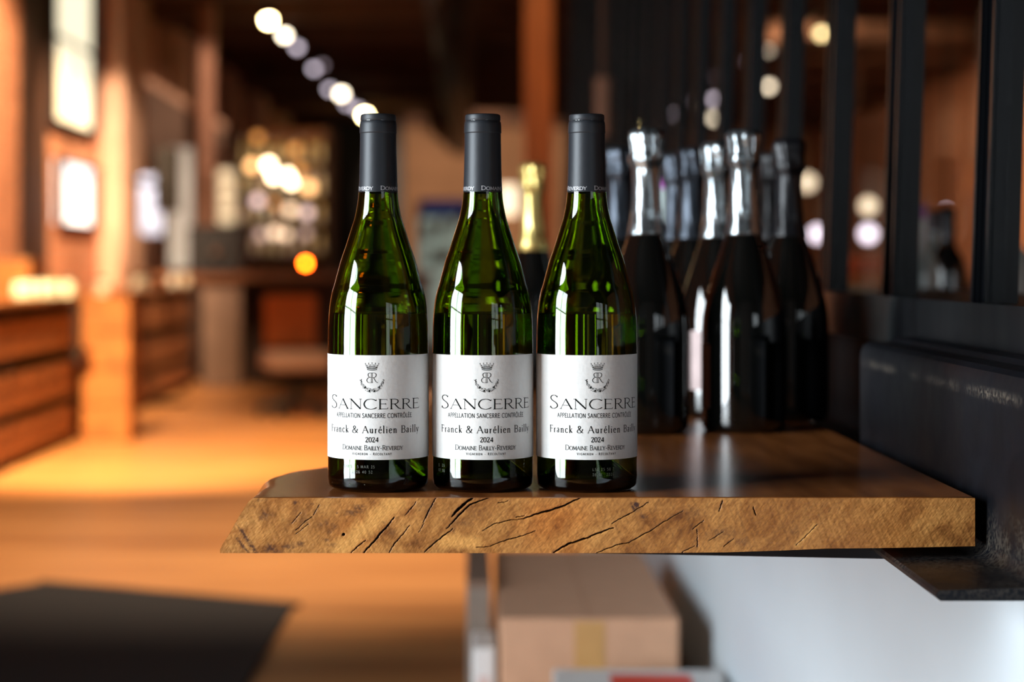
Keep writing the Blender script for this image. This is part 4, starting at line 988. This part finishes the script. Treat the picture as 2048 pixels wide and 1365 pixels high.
# glowing globes added for the back bar's bright discs, dim ones for pale bottles
for k, (x, y, rb, mt) in enumerate([(503,332,.060,'shelf_warm'), (537,330,.055,'shelf_glow'), (548,352,.055,'shelf_glow'), (575,350,.045,'shelf_glow'), (583,365,.045,'shelf_glow'), (618,376,.065,'shelf_warm'), (600,340,.05,'shelf_amber'),
        (515,402,.06,'shelf_white'), (548,408,.04,'shelf_amber'), (580,420,.06,'shelf_soft'), (614,426,.055,'shelf_white'), (522,470,.055,'shelf_rose'), (550,466,.06,'shelf_soft'), (572,470,.05,'shelf_soft'), (612,468,.05,'shelf_rose'), (515,275,.05,'shelf_amber'), (590,300,.05,'shelf_amber')]):
    if 'shelf_warm' not in M:
        M['shelf_warm'] = emis('shelf_glow_warm', (255, 196, 130), 3.2); M['shelf_amber'] = emis('shelf_glow_amber', (232, 160, 84), 1.1)
        M['shelf_soft'] = emis('shelf_glow_soft', (246, 214, 180), 2.0); M['shelf_white'] = emis('shelf_glow_white', (236, 206, 206), 1.8); M['shelf_rose'] = emis('shelf_glow_rose', (200, 170, 160), 1.3)
    d = 22.0; X = (x-VX)*d/FP; Z = CZ+(VY-y)*d/FP
    zb = max([s for s in SZ if s <= Z+.03] or [SZ[0]])
    t = thing('shelf_glow_globe', 'added glowing globe for a bright disc on the back bar shelf, %s' % ['far left of the bright row', 'left of the brightest cluster', 'second in the brightest cluster', 'third in the brightest cluster', 'right of the brightest cluster', 'orange one at the bright row\'s right end', 'amber one above the bright row', 'rosy one at the left of the second row', 'amber one in the second row', 'soft one in the second row', 'pale one at the right of the second row', 'rosy one at the left of the lowest row', 'soft one in the lowest row', 'second soft one in the lowest row', 'pale one above the red light', 'amber one at the top left', 'amber one at the top right'][k], 'lamp', (X, d, Z))
    build('globe', MB().lathe([(rb*math.sin(a), -rb*math.cos(a)) for a in np.linspace(0, PI, 9)], 16), M[mt], t, True)
    build('bracket', MB().tube([(0, rb*.9, 0), (0, .30, 0)], .008, 6), M['dark_metal'], t)
# red light on the counter
M['red_lamp'] = emis('red_lamp_glow', (255, 84, 10), 90)
rl = thing('red_signal_lamp', 'small red orange signal lamp on the bar counter', 'lamp', (-1.50, 17.95, 1.03))
build('glow', MB().lathe([(.0, .055)]+[(.028*math.sin(a), .083-.028*math.cos(a)) for a in np.linspace(.3, PI, 8)], 16), M['red_lamp'], rl, True); build('base', MB().lathe([(0,0),(.05,0),(.05,.03),(.02,.036),(0,.036)], 16), M['black_plastic'], rl, True, True, 40)
dk = thing('dark_cabinet', 'tall black cabinet closing the left aisle behind the spotlights', 'cabinet', (-1.93, 35.0, 0))
build('cabinet_body', MB().box(-.72, .72, -.3, .3, 0, 3.62, .01), M['black_plastic'], dk)
for k in (0, 1): 
    dd = build('door', MB().box(-.71+k*.715, -.01+k*.715, -.325, -.302, .05, 3.6, .004), M['black_plastic'], dk); build('knob', MB().lathe([(0,0),(.02,0),(.02,.03),(0,.03)], 10, -.05+k*.1, -.34), M['dark_metal'], dd)
# far centre: cooler, pendant lamp
co = thing('bottle_cooler', 'glass door bottle cooler with blue header seen between the left and middle bottles', 'cooler', (-.36, 26.0, 0))
build('cabinet_body', MB().box(-.36, .36, -.05, .5, 0, 1.95, .01), M['grey_card'], co); build('header', MB().box(-.30, .30, -.085, -.05, 1.74, 1.95, .004), M['blue'], co)
build('glass_door', MB().box(-.33, .33, -.07, -.05, .1, 1.72, .004), M['screen'], co); build('handle', MB().box(.28, .30, -.11, -.07, .8, 1.3), M['foil_silver'], co)
for k, (x, y, w) in enumerate([(-.22, 1.45, .05), (-.02, 1.50, .055), (.2, 1.60, .055), (-.12, 1.12, .06), (.06, 1.14, .06), (.235, 1.14, .045)]):
    j = thing('white_jug', 'pale jug on the rack in front of the cooler, %s' % ['left one of the upper row', 'middle of the upper row', 'right one of the upper row', 'left one of the lower row', 'middle of the lower row', 'right one of the lower row'][k], 'jug', (-.36+x, 25.7, 0), 0, 'jugs on the cooler rack')
    build('jug_body', MB().lathe([(0,y),(w*1.1,y),(w*1.3,y+.05),(w,y+.15),(w*.6,y+.2),(0,y+.2)], 16), M['pale_glass_goods'], j, True, True, 50); build('handle', MB().tube([(w,0,y+.05),(w*1.7,0,y+.08),(w,0,y+.15)], .008, 6), M['pale_glass_goods'], j, True)
rk = thing('jug_rack', 'thin metal rack carrying pale jugs before the blue headed cooler', 'rack', (-.36, 25.7, 0))
for (x, y, w) in [(-.22, 1.45, .05), (-.02, 1.50, .055), (.2, 1.60, .055), (-.12, 1.12, .06), (.06, 1.14, .06), (.235, 1.14, .045)]: build('shelf_plate', MB().box(x-.09, x+.09, -.09, .09, y-.015, y-.001), M['dark_metal'], rk)
for x in (-.35, .35): build('upright', MB().box(x-.01, x+.01, -.01, .01, 0, 1.7), M['dark_metal'], rk)
pe = thing('pendant_lamp', 'glowing cream pendant lamp right of the middle bottle', 'lamp', ((1016-VX)*18/FP, 18.0, 1.68))
build('shade', MB().lathe([(.085,-.13),(.09,-.12),(.09,.12),(.07,.14),(0,.14)], 24), M['shade'], pe, True, True, 50); build('cord', MB().tube([(0,0,.14),(0,0,ZC-1.68)], .006, 6), M['dark_metal'], pe)
# hanging dark banner and thin tan tube above the right bottle
hb = thing('hanging_rod', 'dim tan hanging fitting above the rightmost green bottle', 'fitting', ((1206-VX)*9.0/FP-.0, 9.0, 1.62)); 
build('tube', MB().tube([(0, 0, 0), (0, 0, .18)], .026, 16), M['tan_wood'], hb, True, True, 40); build('cord', MB().tube([(0, 0, .18), (0, 0, ZC-1.51)], .010, 8), M['beam'], hb)
hb.location.x = .42; hb.location.y = 11.4; 
hb.location = ((1206-VX)*6.3/FP, 6.3, 1.51)
# lights and glints beyond the partition
for k, (x, y, d, rb, mt) in enumerate(pl_lamps):
    if not mt: continue
    X = (x-VX)*d/FP; Z = CZ+(VY-y)*d/FP
    t = thing('pendant_globe', 'small globe lamp beyond the partition, %s' % ['bright one between second and third posts', 'dim one below the bright globe', 'dim one right of the black foiled bottle', 'tiny one between the nearest posts', 'orange one above the black foiled bottle'][k], 'lamp', (X, d, Z))
    build('globe', MB().lathe([(rb*math.sin(a), -rb*math.cos(a)) for a in np.linspace(0, PI, 9)], 16), M[mt], t, True); build('cord', MB().tube([(0, 0, rb), (0, 0, ZC-Z)], .006, 6), M['dark_metal'], t)

# ------------------------------------------------------------------ floor: mat, boxes under the table
mt_ = thing('floor_mat', 'dark rectangular floor mat in the lower left corner', 'mat', (0, 0, 0))
build('mat_field', MB().prism([(-1.47, 6.83), (-.57, 6.38), (-.60, 4.6), (-2.6, 4.6), (-2.4, 5.6)], 'z', .001, .012), M['mat'], mt_)
build('rim', MB().prism([(-1.49, 6.86), (-.55, 6.40), (-.565, 6.37), (-1.475, 6.82)], 'z', .001, .014), M['black_plastic'], mt_)
def carton(name, label, cx, cy, z, w, l, h, rz, group=None, m='cardboard', tape=True):
    t = thing(name, label, 'box', (cx, cy, z), rz, group)
    build('carton_body', MB().box(-w/2, w/2, -l/2, l/2, 0, h, .003), M[m], t)
    if tape:
        build('tape_strip', MB().box(-.026, .026, -l/2-.0012, -l/2-.0004, h*.12, h-.003), M['tape'], t)
        build('top_flap', MB().box(-w/2+.001, -.001, -l/2+.002, l/2-.002, h, h+.002), M[m], t); build('top_flap', MB().box(.001, w/2-.001, -l/2+.002, l/2-.002, h, h+.002), M[m], t)
    return t
carton('cardboard_box', 'brown cardboard box with tan tape under the table, upper one of its stack', .2015, 3.82, .2470, .307, .82, .2450, 0.)
carton('cardboard_box', 'brown cardboard box carrying the taped box under the table', .2015, 3.82, 0, .307, .82, .2445, 0.)
wb = thing('white_carton', 'white carton with a red printed panel at the bottom edge of the picture', 'box', (.262, 3.05, 0), -.04)
build('carton_body', MB().box(-.138, .138, -.25, .25, 0, .430, .004), M['carton_white'], wb); build('red_panel', MB().box(-.045, .085, -.24, .20, .4302, .4312), M['red_print'], wb)
build('lid_flap', MB().box(-.188, -.186+.06, -.24, .24, .4162, .4175), M['grey_card'], wb) if False else None
gc = thing('grey_carton', 'slim grey carton standing left of the cardboard boxes', 'box', (.012, 4.05, 0)); build('carton_body', MB().box(-.022, .022, -.35, .30, 0, .50, .002), M['grey_card'], gc); build('lid', MB().box(-.023, .023, -.352, .302, .50, .512, .002), M['stone'], gc)
gw = thing('white_parcel', 'pale wrapped parcel at the foot of the slim grey carton', 'box', (.022, 3.55, 0)); build('parcel_body', MB().box(-.022, .020, -.07, .09, 0, .43, .004), M['carton_white'], gw); build('parcel_label', MB().box(-.012, .008, -.0712, -.0702, .30, .38), M['pink_label'], gw)
